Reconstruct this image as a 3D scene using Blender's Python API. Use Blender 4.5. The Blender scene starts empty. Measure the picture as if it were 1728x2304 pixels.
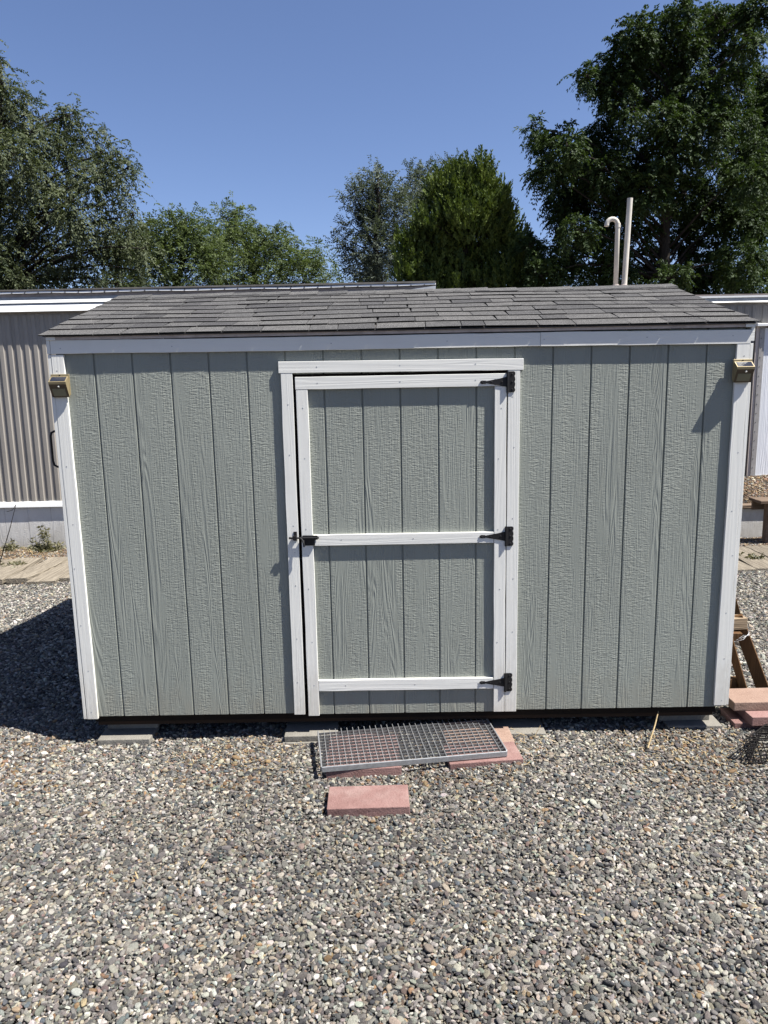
import bpy, bmesh, math, random
import numpy as np
from mathutils import Vector, Matrix, Euler

random.seed(7)
rng = np.random.default_rng(11)
S = bpy.context.scene
COL = S.collection
PI = math.pi

# ------------------------------------------------------------------ camera
CAM = Vector((-0.0754, -3.951, 2.0235))
PITCH, YAW, ROLL, FPX = 0.17235, -0.00583, 0.01878, 1640.0
fwd = Vector((math.sin(YAW) * math.cos(PITCH), math.cos(YAW) * math.cos(PITCH), -math.sin(PITCH)))
rgt = Vector((math.cos(YAW), -math.sin(YAW), 0))
dwn = fwd.cross(rgt)
r2 = rgt * math.cos(ROLL) + dwn * math.sin(ROLL)
d2 = -rgt * math.sin(ROLL) + dwn * math.cos(ROLL)
cam_d = bpy.data.cameras.new("camera")
cam_d.sensor_fit = 'VERTICAL'; cam_d.sensor_height = 24.0; cam_d.lens = 24.0 * FPX / 2304
cam_d.clip_start = 0.05; cam_d.clip_end = 1000
cam = bpy.data.objects.new("camera", cam_d); COL.objects.link(cam)
m = Matrix((r2, -d2, -fwd)).transposed().to_4x4(); m.translation = CAM
cam.matrix_world = m
S.camera = cam

def at(px, py, Y):
    """the place at depth Y that is seen at this pixel of the photograph"""
    d = r2 * ((px - 864) / FPX) + d2 * ((py - 1152) / FPX) + fwd
    return CAM + d * ((Y - CAM.y) / d.y)

# ------------------------------------------------------------------ light
TO_SUN = Vector((2.89, -1.0, 4.98)).normalized()
SUN_EL = math.asin(TO_SUN.z)
SUN_AZ = math.atan2(TO_SUN.x, TO_SUN.y)
W = bpy.data.worlds.new("World"); S.world = W; W.use_nodes = True
wn = W.node_tree.nodes; wl = W.node_tree.links
wn.clear()
sky = wn.new("ShaderNodeTexSky"); sky.sky_type = 'NISHITA'; sky.sun_disc = False
sky.sun_elevation = SUN_EL; sky.sun_rotation = SUN_AZ
sky.altitude = 1200; sky.air_density = 1.0; sky.dust_density = 1.1; sky.ozone_density = 3.2
bg = wn.new("ShaderNodeBackground"); bg.inputs["Strength"].default_value = 0.050
wo = wn.new("ShaderNodeOutputWorld")
tint = wn.new("ShaderNodeMix"); tint.data_type = 'RGBA'; tint.blend_type = 'MULTIPLY'; tint.inputs[0].default_value = 1.0
tint.inputs[7].default_value = (1.05, 1.0, 1.10, 1)            # the clear high desert air of the photograph, a shade more violet
wl.new(sky.outputs[0], tint.inputs[6]); wl.new(tint.outputs[2], bg.inputs[0]); wl.new(bg.outputs[0], wo.inputs[0])
sun_d = bpy.data.lights.new("sun", 'SUN'); sun_d.energy = 5.0; sun_d.angle = math.radians(0.53)
sun_d.color = (1.0, 0.95, 0.88)
sun = bpy.data.objects.new("sun", sun_d); COL.objects.link(sun)
sun.rotation_euler = TO_SUN.to_track_quat('Z', 'Y').to_euler(); sun.location = (20, -7, 34)
S.view_settings.view_transform = 'Standard'; S.view_settings.look = 'None'
S.view_settings.exposure = 1.47; S.view_settings.gamma = 1.0
try: S.view_settings.use_curve_mapping = False
except Exception: pass
try:
    S.cycles.max_bounces = 6; S.cycles.diffuse_bounces = 3; S.cycles.transparent_max_bounces = 4
except Exception: pass

# ------------------------------------------------------------------ helpers
def tag(o, label=None, cat=None, group=None, kind=None):
    if label: o["label"] = label
    if cat: o["category"] = cat
    if group: o["group"] = group
    if kind: o["kind"] = kind
    return o

def thing(name, label, cat, loc=(0, 0, 0), rz=0.0, group=None):
    o = bpy.data.objects.new(name, None); COL.objects.link(o)
    o.empty_display_size = 0.1
    o.location = loc; o.rotation_euler = (0, 0, rz)
    return tag(o, label, cat, group)

class MB:
    def __init__(s): s.v = []; s.f = []; s.sm = False
    def poly(s, pts):
        n = len(s.v); s.v += [tuple(p) for p in pts]; s.f.append(tuple(range(n, n + len(pts)))); return s
    def box(s, x0, x1, y0, y1, z0, z1, M=None):
        P = [(x, y, z) for x in (x0, x1) for y in (y0, y1) for z in (z0, z1)]
        return s.hexa([P[i] for i in (0, 4, 6, 2, 1, 5, 7, 3)], M)
    def hexa(s, P, M=None):
        """bottom four then top four, both counter-clockwise from above"""
        if M is not None: P = [M @ Vector(p) for p in P]
        n = len(s.v); s.v += [tuple(p) for p in P]
        for f in ((3, 2, 1, 0), (4, 5, 6, 7), (0, 1, 5, 4), (1, 2, 6, 5), (2, 3, 7, 6), (3, 0, 4, 7)):
            s.f.append(tuple(n + i for i in f))
        return s
    def prism(s, xz, y0, y1, M=None):
        """outline in x,z (counter-clockwise seen from -y) given thickness in y"""
        n = len(s.v); k = len(xz)
        P = [Vector((x, y0, z)) for x, z in xz] + [Vector((x, y1, z)) for x, z in xz]
        if M is not None: P = [M @ p for p in P]
        s.v += [tuple(p) for p in P]
        s.f.append(tuple(range(n, n + k))); s.f.append(tuple(range(n + 2 * k - 1, n + k - 1, -1)))
        for i in range(k):
            j = (i + 1) % k
            s.f.append((n + j, n + i, n + k + i, n + k + j))
        return s
    def tube(s, pts, rad, seg=8, cap=True):
        pts = [Vector(p) for p in pts]
        if not hasattr(rad, "__len__"): rad = [rad] * len(pts)
        n = len(s.v); up = None
        for i, p in enumerate(pts):
            t = (pts[min(i + 1, len(pts) - 1)] - pts[max(i - 1, 0)])
            t = t.normalized() if t.length > 1e-9 else Vector((0, 0, 1))
            if up is None:
                up = Vector((0, 0, 1)) if abs(t.z) < 0.9 else Vector((1, 0, 0))
            a = (up - t * up.dot(t)).normalized(); b = t.cross(a); up = a
            for k in range(seg):
                an = 2 * PI * k / seg
                s.v.append(tuple(p + (a * math.cos(an) + b * math.sin(an)) * rad[i]))
        for i in range(len(pts) - 1):
            for k in range(seg):
                k2 = (k + 1) % seg
                s.f.append((n + i * seg + k, n + i * seg + k2, n + (i + 1) * seg + k2, n + (i + 1) * seg + k))
        if cap:
            s.f.append(tuple(n + k for k in reversed(range(seg))))
            s.f.append(tuple(n + (len(pts) - 1) * seg + k for k in range(seg)))
        return s
    def build(s, name, mat, parent=None, bevel=0.0, smooth=False, seg=1):
        me = bpy.data.meshes.new(name)
        me.from_pydata(s.v, [], s.f)
        if bevel > 0:
            bm = bmesh.new(); bm.from_mesh(me)
            bmesh.ops.bevel(bm, geom=list(bm.edges), offset=bevel, segments=seg, affect='EDGES', profile=0.5)
            bm.to_mesh(me); bm.free()
        me.materials.append(mat)
        if smooth:
            me.polygons.foreach_set("use_smooth", [True] * len(me.polygons))
        o = bpy.data.objects.new(name, me); COL.objects.link(o)
        if parent: o.parent = parent
        return o

def np_mesh(name, V, F, mat, parent=None, var=None, smooth=False):
    """V (n,3), F (m,k) arrays"""
    me = bpy.data.meshes.new(name)
    m_, k = F.shape
    me.vertices.add(len(V)); me.vertices.foreach_set("co", np.ascontiguousarray(V, dtype=np.float32).ravel())
    me.loops.add(m_ * k); me.loops.foreach_set("vertex_index", np.ascontiguousarray(F, dtype=np.int32).ravel())
    me.polygons.add(m_); me.polygons.foreach_set("loop_start", np.arange(0, m_ * k, k, dtype=np.int32))
    me.polygons.foreach_set("loop_total", np.full(m_, k, dtype=np.int32))
    if smooth: me.polygons.foreach_set("use_smooth", np.ones(m_, dtype=bool))
    me.update(calc_edges=True)
    if var is not None:
        a = me.attributes.new("var", 'FLOAT', 'FACE'); a.data.foreach_set("value", np.ascontiguousarray(var, dtype=np.float32))
    me.materials.append(mat)
    o = bpy.data.objects.new(name, me); COL.objects.link(o)
    if parent: o.parent = parent
    return o

# ------------------------------------------------------------------ materials
class NT:
    def __init__(s, name, rough=0.7, spec=0.3):
        s.m = bpy.data.materials.new(name); s.m.use_nodes = True
        s.n = s.m.node_tree.nodes; s.l = s.m.node_tree.links
        s.b = s.n["Principled BSDF"]
        s.b.inputs["Roughness"].default_value = rough
        s.b.inputs["Specular IOR Level"].default_value = spec
    def add(s, t, **kw):
        nd = s.n.new(t)
        for k, v in kw.items(): setattr(nd, k, v)
        return nd
    def set(s, sock, v):
        if isinstance(v, bpy.types.NodeSocket): s.l.new(v, sock)
        elif v is not None: sock.default_value = v
    def coord(s, which="Object", scale=(1, 1, 1), rot=(0, 0, 0), loc=(0, 0, 0)):
        tc = s.add("ShaderNodeTexCoord"); mp = s.add("ShaderNodeMapping")
        mp.inputs["Scale"].default_value = scale; mp.inputs["Rotation"].default_value = rot
        mp.inputs["Location"].default_value = loc
        s.l.new(tc.outputs[which], mp.inputs[0]); return mp.outputs[0]
    def noise(s, vec, scale=1.0, detail=3.0, rough=0.5, dist=0.0):
        nd = s.add("ShaderNodeTexNoise"); s.set(nd.inputs["Vector"], vec)
        nd.inputs["Scale"].default_value = scale; nd.inputs["Detail"].default_value = detail
        nd.inputs["Roughness"].default_value = rough; nd.inputs["Distortion"].default_value = dist
        return nd.outputs[0]
    def math(s, op, a, b=None, c=None, clamp=False):
        nd = s.add("ShaderNodeMath", operation=op); nd.use_clamp = clamp
        s.set(nd.inputs[0], a)
        if b is not None: s.set(nd.inputs[1], b)
        if c is not None: s.set(nd.inputs[2], c)
        return nd.outputs[0]
    def ramp(s, f, pts, interp='LINEAR'):
        nd = s.add("ShaderNodeValToRGB"); s.l.new(f, nd.inputs[0]); cr = nd.color_ramp; cr.interpolation = interp
        while len(cr.elements) < len(pts): cr.elements.new(0.5)
        for e, (p, c) in zip(cr.elements, pts):
            e.position = p; e.color = (*c, 1) if hasattr(c, "__len__") else (c, c, c, 1)
        return nd.outputs[0]
    def mix(s, f, a, b, blend='MIX'):
        nd = s.add("ShaderNodeMix", data_type='RGBA', blend_type=blend)
        s.set(nd.inputs[0], f)
        for i, v in ((6, a), (7, b)):
            if isinstance(v, bpy.types.NodeSocket): s.l.new(v, nd.inputs[i])
            else: nd.inputs[i].default_value = (*v, 1)
        return nd.outputs[2]
    def fmix(s, f, a, b):
        nd = s.add("ShaderNodeMix", data_type='FLOAT')
        s.set(nd.inputs[0], f); s.set(nd.inputs[2], a); s.set(nd.inputs[3], b); return nd.outputs[0]
    def bump(s, h, dist=0.002, strength=1.0):
        nd = s.add("ShaderNodeBump"); nd.inputs["Distance"].default_value = dist
        nd.inputs["Strength"].default_value = strength
        s.l.new(h, nd.inputs["Height"]); s.l.new(nd.outputs[0], s.b.inputs["Normal"]); return nd
    def color(s, c):
        if isinstance(c, bpy.types.NodeSocket): s.l.new(c, s.b.inputs["Base Color"])
        else: s.b.inputs["Base Color"].default_value = (*c, 1)
        return s
    def rand(s): return s.add("ShaderNodeObjectInfo").outputs["Random"]

def sep(t, vec):
    nd = t.add("ShaderNodeSeparateXYZ"); t.l.new(vec, nd.inputs[0]); return nd.outputs

def mat_siding(name, col, depth=0.0053, wob=1.0, splash=True):
    t = NT(name, 0.62, 0.35)
    c = t.coord()
    # cathedral grain = contour lines of a field that is stretched along the board
    g = t.noise(t.coord(scale=(10, 10, 0.75)), 1.0, 2.0, 0.45, 0.6)
    grain = t.math('SINE', t.math('MULTIPLY', g, 95.0))
    fine = t.noise(t.coord(scale=(140, 140, 5)), 1.0, 3.0, 0.6)
    rip = t.noise(t.coord(scale=(30, 30, 125)), 1.0, 2.0, 0.55, 0.8)
    rip = t.math('MULTIPLY_ADD', rip, 3.2, -1.6)
    msk = t.ramp(t.noise(t.coord(scale=(9, 9, 0.55), loc=(3.1, 0, 1)), 1.0, 2.0, 0.5), [(0.37, 0.0), (0.45, 1.0)])
    amp = t.ramp(t.noise(t.coord(scale=(14, 14, 1.6), loc=(1, 5, 2)), 1.0, 2.0, 0.5), [(0.38, 0.15), (0.62, 0.75)])
    lines = t.math('SINE', t.math('MULTIPLY', t.noise(t.coord(scale=(30, 30, 0.9), loc=(2, 2, 8)), 1.0, 2.0, 0.5, 0.3), 70.0))
    rip = t.math('MULTIPLY_ADD', rip, amp, t.math('MULTIPLY', lines, 0.13))
    h = t.fmix(msk, t.math('MULTIPLY', grain, 0.40), rip)
    h = t.math('MULTIPLY_ADD', t.math('SUBTRACT', fine, 0.5), 1.4, h)
    flat = t.ramp(t.noise(t.coord(scale=(16, 16, 2.2), loc=(7, 2, 4)), 1.0, 1.0), [(0.60, 1.0), (0.68, 0.15)])
    h = t.math('MULTIPLY', h, flat)
    t.bump(h, depth * 0.36 * wob, 1.0)
    big = t.noise(t.coord(scale=(1.2, 1.2, 0.7)), 1.0, 4.0, 0.6)
    dirt = t.noise(t.coord(scale=(18, 18, 3)), 1.0, 4.0, 0.65)
    a = tuple(x * 0.93 for x in col); b = tuple(x * 1.06 for x in col)
    k = t.mix(t.ramp(big, [(0.35, 0.0), (0.65, 1.0)]), a, b)
    k = t.mix(t.math('MULTIPLY', t.ramp(dirt, [(0.55, 0.0), (0.8, 1.0)]), 0.22), k, (col[0] * 0.86, col[1] * 0.80, col[2] * 0.72))
    if splash:                                        # dust thrown up from the gravel by rain
        z = sep(t, t.coord())[2]
        sp = t.math('MULTIPLY_ADD', t.noise(t.coord(scale=(9, 9, 5), loc=(4, 0, 2)), 1.0, 5.0, 0.7), 0.9, -0.20)
        sp = t.math('SUBTRACT', sp, t.math('MULTIPLY', t.math('SUBTRACT', z, 0.165), 1.1))
        k = t.mix(t.math('MULTIPLY', t.math('MULTIPLY', sp, 2.2, clamp=True), 0.45), k, (0.21, 0.185, 0.14))
    t.color(k); return t.m

def mat_painted(name, col, axis='z', dirt=(0.34, 0.32, 0.28), amt=0.25, depth=0.0006, rough=0.55):
    t = NT(name, rough, 0.35)
    sc = {'z': (60, 60, 2.2), 'x': (2.2, 60, 60), 'y': (60, 2.2, 60)}[axis]
    sc2 = tuple(s * 0.22 for s in sc)
    g = t.noise(t.coord(scale=sc2), 1.0, 2.0, 0.5, 0.4)
    grain = t.math('SINE', t.math('MULTIPLY', g, 60.0))
    f = t.noise(t.coord(scale=sc), 1.0, 3.0, 0.6)
    t.bump(t.math('MULTIPLY_ADD', grain, 0.28, t.math('MULTIPLY', f, 0.9)), depth, 0.8)
    d = t.noise(t.coord(scale=(7, 7, 7)), 1.0, 5.0, 0.7)
    k = t.mix(t.math('MULTIPLY', t.ramp(d, [(0.52, 0.0), (0.78, 1.0)]), amt), col, dirt)
    k = t.mix(t.math('MULTIPLY', t.ramp(f, [(0.28, 1.0), (0.42, 0.0)]), 0.10), k, tuple(x * 0.7 for x in col))
    if axis == 'z':                                   # scuffs and dust towards the ground
        z = sep(t, t.coord())[2]
        sp = t.math('MULTIPLY_ADD', t.noise(t.coord(scale=(22, 22, 8), loc=(4, 0, 2)), 1.0, 5.0, 0.75), 0.9, -0.16)
        sp = t.math('SUBTRACT', sp, t.math('MULTIPLY', t.math('SUBTRACT', z, 0.165), 0.9))
        k = t.mix(t.math('MULTIPLY', t.math('MULTIPLY', sp, 2.4, clamp=True), 0.5), k, (0.36, 0.32, 0.26))
    t.color(k); return t.m

def mat_wood(name, c1, c2, axis='z', rough=0.8, depth=0.0022, rings=45.0):
    t = NT(name, rough, 0.2)
    sc = {'z': (14, 14, 0.9), 'x': (0.9, 14, 14), 'y': (14, 0.9, 14)}[axis]
    off = t.rand()
    tc = t.add("ShaderNodeTexCoord"); vm = t.add("ShaderNodeVectorMath", operation='ADD')
    cb = t.add("ShaderNodeCombineXYZ")
    for i in range(3): t.l.new(t.math('MULTIPLY', off, 17.0 + i * 5), cb.inputs[i])
    t.l.new(tc.outputs["Object"], vm.inputs[0]); t.l.new(cb.outputs[0], vm.inputs[1])
    mp = t.add("ShaderNodeMapping"); mp.inputs["Scale"].default_value = sc; t.l.new(vm.outputs[0], mp.inputs[0])
    g = t.noise(mp.outputs[0], 1.0, 2.0, 0.5, 0.5)
    grain = t.math('MULTIPLY_ADD', t.math('SINE', t.math('MULTIPLY', g, rings)), 0.5, 0.5)
    f = t.noise(mp.outputs[0], 6.0, 4.0, 0.65)
    h = t.math('MULTIPLY_ADD', grain, 0.45, f)
    t.bump(h, depth, 0.9)
    k = t.mix(t.math('MULTIPLY_ADD', grain, 0.35, t.math('MULTIPLY', f, 0.65)), c1, c2)
    k = t.mix(t.math('MULTIPLY', t.math('SUBTRACT', off, 0.3, clamp=True), 0.5), k, tuple(x * 0.62 for x in c1))
    t.color(k); return t.m

def mat_plain(name, col, rough=0.6, metal=0.0, spec=0.4, var=0.12, sc=25.0, bump=0.0, bsc=200.0):
    t = NT(name, rough, spec); t.b.inputs["Metallic"].default_value = metal
    n = t.noise(t.coord(), sc, 4.0, 0.65)
    k = t.mix(t.ramp(n, [(0.3, 0.0), (0.7, 1.0)]), tuple(x * (1 - var) for x in col), tuple(min(1, x * (1 + var)) for x in col))
    t.color(k)
    if bump > 0: t.bump(t.noise(t.coord(), bsc, 3.0, 0.6), bump, 0.9)
    return t.m

def mat_stone(name, c1, c2, speck, blotch=None):
    """cast concrete: coarse speckle, faded patches, pitted surface"""
    t = NT(name, 0.92, 0.15)
    n = t.noise(t.coord(), 9.0, 5.0, 0.7); f = t.noise(t.coord(), 260.0, 2.0, 0.7); p = t.noise(t.coord(), 90.0, 3.0, 0.6)
    k = t.mix(t.ramp(n, [(0.35, 0.0), (0.68, 1.0)]), c1, c2)
    k = t.mix(t.ramp(f, [(0.58, 0.0), (0.72, 0.75)]), k, speck)
    k = t.mix(t.ramp(f, [(0.28, 0.7), (0.40, 0.0)]), k, tuple(x * 0.5 for x in c1))
    if blotch:
        k = t.mix(t.math('MULTIPLY', t.ramp(t.noise(t.coord(loc=(3, 1, 0)), 6.0, 4.0, 0.6), [(0.5, 0.0), (0.7, 1.0)]), 0.55), k, blotch)
    t.color(k)
    t.bump(t.math('MULTIPLY_ADD', f, 0.5, p), 0.004, 0.9); return t.m

def mat_leaf(name, c1, c2, trans=0.28, gloss=0.06):
    m_ = bpy.data.materials.new(name); m_.use_nodes = True
    n = m_.node_tree.nodes; l = m_.node_tree.links; n.clear()
    out = n.new("ShaderNodeOutputMaterial"); at_ = n.new("ShaderNodeAttribute"); at_.attribute_name = "var"
    mx = n.new("ShaderNodeMix"); mx.data_type = 'RGBA'; mx.inputs[6].default_value = (*c1, 1); mx.inputs[7].default_value = (*c2, 1)
    l.new(at_.outputs["Fac"], mx.inputs[0])
    df = n.new("ShaderNodeBsdfDiffuse"); tr = n.new("ShaderNodeBsdfTranslucent"); gl = n.new("ShaderNodeBsdfGlossy")
    gl.inputs["Roughness"].default_value = 0.6; gl.inputs["Color"].default_value = (0.9, 0.95, 1, 1)
    l.new(mx.outputs[2], df.inputs[0])
    hs = n.new("ShaderNodeMix"); hs.data_type = 'RGBA'; hs.inputs[0].default_value = 0.5
    l.new(mx.outputs[2], hs.inputs[6]); hs.inputs[7].default_value = (c2[0] * 1.3, c2[1] * 1.5, c2[2] * 0.5, 1)
    l.new(hs.outputs[2], tr.inputs[0])
    a = n.new("ShaderNodeMixShader"); a.inputs[0].default_value = trans
    b = n.new("ShaderNodeMixShader"); b.inputs[0].default_value = gloss
    l.new(df.outputs[0], a.inputs[1]); l.new(tr.outputs[0], a.inputs[2])
    l.new(a.outputs[0], b.inputs[1]); l.new(gl.outputs[0], b.inputs[2]); l.new(b.outputs[0], out.inputs[0])
    return m_

SID = (0.212, 0.229, 0.205)
M = {}
M['siding'] = mat_siding("painted grey green siding", SID)
M['white_z'] = mat_painted("white trim paint upright", (0.60, 0.603, 0.572), 'z', amt=0.12)
M['white_x'] = mat_painted("white trim paint level", (0.60, 0.603, 0.572), 'x', amt=0.12)
M['shade_wood'] = mat_wood("brown framing darkened for shade", (0.005, 0.003, 0.002), (0.009, 0.005, 0.003), 'x')  # brown wood coloured near black to carry the shade under the siding
M['skid'] = mat_wood("treated skid timber", (0.018, 0.010, 0.006), (0.03, 0.018, 0.011), 'x')  # timber colour darkened too, for the shade under the floor
M['deck_edge'] = mat_plain("weathered roof edge", (0.36, 0.31, 0.275), 0.8, var=0.2, sc=18)
M['black'] = mat_plain("black powder coated steel", (0.010, 0.010, 0.011), 0.5, 0.0, 0.25, 0.25, 60, 0.0004, 300)
M['black_wire'] = mat_plain("dull black wire", (0.010, 0.009, 0.009), 0.85, 0.0, 0.1, 0.3, 60)
M['nail'] = mat_plain("galvanised nail", (0.35, 0.36, 0.38), 0.5, 0.5)
M['brass'] = mat_plain("gold tinted lamp case", (0.25, 0.205, 0.115), 0.5, 0.3, 0.5, 0.06, 30)
M['lampface'] = mat_plain("brown lamp face", (0.070, 0.052, 0.032), 0.4, 0.1, 0.5, 0.08, 30)
M['lamplens'] = mat_plain("frosted lamp lens", (0.15, 0.145, 0.095), 0.35, 0.0, 0.5, 0.05)
M['solar'] = mat_plain("solar panel glass", (0.02, 0.022, 0.03), 0.12, 0.0, 0.6, 0.15, 90)
M['sensor'] = mat_plain("milky sensor dome", (0.7, 0.68, 0.6), 0.3)
M['galv'] = mat_plain("galvanised steel", (0.30, 0.31, 0.32), 0.45, 0.6, 0.5, 0.18, 40)
M['galv_dark'] = mat_plain("dull zinc bar", (0.13, 0.135, 0.14), 0.55, 0.5, 0.4, 0.2, 40)
M['block'] = mat_stone("grey concrete", (0.135, 0.128, 0.112), (0.185, 0.176, 0.155), (0.25, 0.245, 0.22))
M['pav_red'] = mat_stone("faded red concrete", (0.140, 0.080, 0.073), (0.200, 0.122, 0.112), (0.27, 0.19, 0.175), (0.25, 0.185, 0.17))
M['pav_peach'] = mat_stone("peach concrete", (0.185, 0.125, 0.098), (0.235, 0.165, 0.132), (0.32, 0.235, 0.19))
M['pav_pink'] = mat_stone("pink concrete", (0.185, 0.108, 0.10), (0.24, 0.15, 0.138), (0.31, 0.215, 0.2))
M['rib'] = mat_plain("grey brown ribbed metal", (0.228, 0.213, 0.192), 0.5, 0.0, 0.4, 0.09, 1.5)
M['mh_white'] = mat_plain("white sheet metal", (0.62, 0.63, 0.63), 0.4, 0.0, 0.5, 0.05, 3)
M['mh_grey'] = mat_plain("bare grey flashing", (0.20, 0.215, 0.235), 0.4, 0.3, 0.5, 0.2, 5)
M['mh_dark'] = mat_plain("dark roof sealant", (0.055, 0.052, 0.05), 0.8, var=0.3, sc=6)
M['mh_brown'] = mat_plain("stained roof edge", (0.22, 0.19, 0.175), 0.7, var=0.3, sc=4)
M['skirt'] = mat_siding("white painted skirting", (0.56, 0.555, 0.54), 0.006)
M['frost'] = mat_painted("frosted white panel", (0.60, 0.62, 0.65), 'z', amt=0.1, depth=0.003)
M['alu'] = mat_plain("dull aluminium frame", (0.27, 0.26, 0.25), 0.5, 0.2, 0.5, 0.15, 12)
M['tan_metal'] = mat_plain("tan corner flashing", (0.42, 0.37, 0.33), 0.5, var=0.08)
M['pvc'] = mat_plain("off white plastic pipe", (0.46, 0.435, 0.38), 0.45, 0.0, 0.45, 0.1, 8)
M['grey_plank'] = mat_wood("weathered grey tan plank", (0.070, 0.058, 0.044), (0.270, 0.240, 0.190), 'y', 0.9, 0.008, 60)
M['bench_wood'] = mat_wood("weathered bench timber", (0.085, 0.060, 0.042), (0.19, 0.142, 0.105), 'x', 0.9, 0.003)
M['saw_wood'] = mat_wood("brown stained timber", (0.060, 0.030, 0.013), (0.125, 0.068, 0.028), 'z', 0.75, 0.002)
M['saw_end'] = mat_wood("pale sawn timber", (0.17, 0.125, 0.082), (0.25, 0.195, 0.135), 'x', 0.8, 0.002)
M['bark'] = mat_wood("rough grey bark", (0.014, 0.012, 0.010), (0.040, 0.034, 0.028), 'z', 0.95, 0.02, 60)
M['straw'] = mat_plain("dry straw", (0.25, 0.19, 0.10), 0.8, var=0.3, sc=40)
M['stone'] = mat_plain("river stone", (0.22, 0.19, 0.16), 0.85, var=0.25, sc=18, bump=0.004, bsc=40)

t = NT("asphalt shingle", 0.95, 0.15)
gr = t.noise(t.coord(), 230.0, 3.0, 0.85); bl = t.noise(t.coord(), 14.0, 3.0, 0.6)
k = t.ramp(gr, [(0.30, (0.015, 0.015, 0.016)), (0.45, (0.043, 0.043, 0.044)), (0.58, (0.086, 0.086, 0.086)), (0.70, (0.25, 0.248, 0.245))])
k = t.mix(1.0, k, t.ramp(t.rand(), [(0.0, (0.68, 0.68, 0.70)), (0.35, (0.95, 0.95, 0.95)), (1.0, (1.22, 1.21, 1.19))]), 'MULTIPLY')
k = t.mix(1.0, k, t.ramp(bl, [(0.3, 0.86), (0.7, 1.1)]), 'MULTIPLY')
t.color(k); t.bump(gr, 0.003, 0.8); M['shingle'] = t.m
M['shingle_edge_shade'] = mat_plain("cut asphalt edge with gap shade", (0.012, 0.012, 0.012), 0.9, 0.0, 0.1, 0.3, 80)  # black cut asphalt, also painted dark for the gap shade under the tabs

t = NT("packed soil under gravel", 0.95, 0.1)
n1 = t.noise(t.coord(), 1.3, 5.0, 0.6); n2 = t.noise(t.coord(), 45.0, 4.0, 0.7)
k = t.mix(t.ramp(n2, [(0.3, 0.0), (0.7, 1.0)]), (0.028, 0.025, 0.022), (0.085, 0.076, 0.066))
k = t.mix(t.ramp(n1, [(0.4, 0.0), (0.7, 0.4)]), k, (0.13, 0.10, 0.07))
t.color(k); t.bump(n2, 0.02, 1.0); M['soil'] = t.m

t = NT("pebble", 0.78, 0.22)
a = t.add("ShaderNodeAttribute", attribute_type='INSTANCER', attribute_name="col")
n1 = t.noise(t.coord(), 2.6, 4.0, 0.65); n2 = t.noise(t.coord(), 22.0, 3.0, 0.7)
k = t.mix(1.0, a.outputs["Color"], t.ramp(n1, [(0.3, 0.74), (0.7, 1.2)]), 'MULTIPLY')
k = t.mix(1.0, k, t.ramp(n2, [(0.3, 0.8), (0.7, 1.18)]), 'MULTIPLY')
t.color(k); t.bump(n2, 0.05, 0.6); M['pebble'] = t.m

# ------------------------------------------------------------------ ground
def gz(x, y):
    return 0.010 * np.sin(x * 1.9 + 0.7) * np.cos(y * 1.6 + 0.3) + 0.006 * np.sin(x * 4.3 + y * 3.1) + 0.004 * np.cos(x * 7.7 - y * 6.1)

def grid_mesh(name, xs, ys, zf, mat):
    X, Y = np.meshgrid(xs, ys, indexing='ij'); V = np.stack([X, Y, zf(X, Y)], -1).reshape(-1, 3)
    nx, ny = len(xs), len(ys)
    i, j = np.meshgrid(np.arange(nx - 1), np.arange(ny - 1), indexing='ij'); b = (i * ny + j).ravel()
    return np_mesh(name, V, np.stack([b, b + ny, b + ny + 1, b + 1], 1), mat, smooth=True)

xs = np.unique(np.concatenate([[-400, -120, -50, -25, -14], np.linspace(-9, 9, 121), [14, 25, 50, 120, 400]]))
ys = np.unique(np.concatenate([[-400, -120, -50, -20, -9], np.linspace(-5, 11, 107), [14, 20, 30, 60, 150, 400]]))
g = grid_mesh("ground", xs, ys, lambda X, Y: np.where((np.abs(X) < 9.5) & (np.abs(Y) < 12), gz(X, Y), 0.0) - 0.016, M['soil'])
tag(g, kind='structure')
bx = np.linspace(3.9, 9.5, 40); by = np.linspace(5.36, 6.99, 14)
bed = grid_mesh("raised_bed", bx, by, lambda X, Y: 0.36 + (Y - 5.36) * 0.13 + gz(X, Y) * 1.5, M['soil'])
tag(bed, kind='structure')

# pebbles: prototypes (not linked to the scene) instanced on measured-out points
proto = bpy.data.collections.new("pebble_shapes")
for k in range(14):
    bm = bmesh.new(); bmesh.ops.create_icosphere(bm, subdivisions=3, radius=1.0)
    ph = [random.uniform(0, 6.28) for _ in range(9)]
    fx, fy, fz = (1.0, random.uniform(0.66, 0.96), random.uniform(0.46, 0.78))
    sq = random.uniform(2.0, 2.7)
    for v in bm.verts:
        c = v.co.copy()
        r = (abs(c.x) ** sq + abs(c.y) ** sq + abs(c.z) ** sq) ** (-1.0 / sq)
        r *= 1 + 0.13 * math.sin(2.1 * c.x + ph[0]) * math.sin(2.3 * c.y + ph[1]) + 0.10 * math.sin(3.1 * c.z + ph[2] + 1.5 * c.x) + 0.05 * math.sin(5.0 * c.y + ph[3]) * math.sin(4.4 * c.x + ph[4])
        v.co = Vector((c.x * r * fx, c.y * r * fy, c.z * r * fz))
    me = bpy.data.meshes.new("pebble_shape"); bm.to_mesh(me); bm.free()
    me.polygons.foreach_set("use_smooth", [True] * len(me.polygons)); me.materials.append(M['pebble'])
    o = bpy.data.objects.new("pebble_shape", me); proto.objects.link(o)

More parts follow.
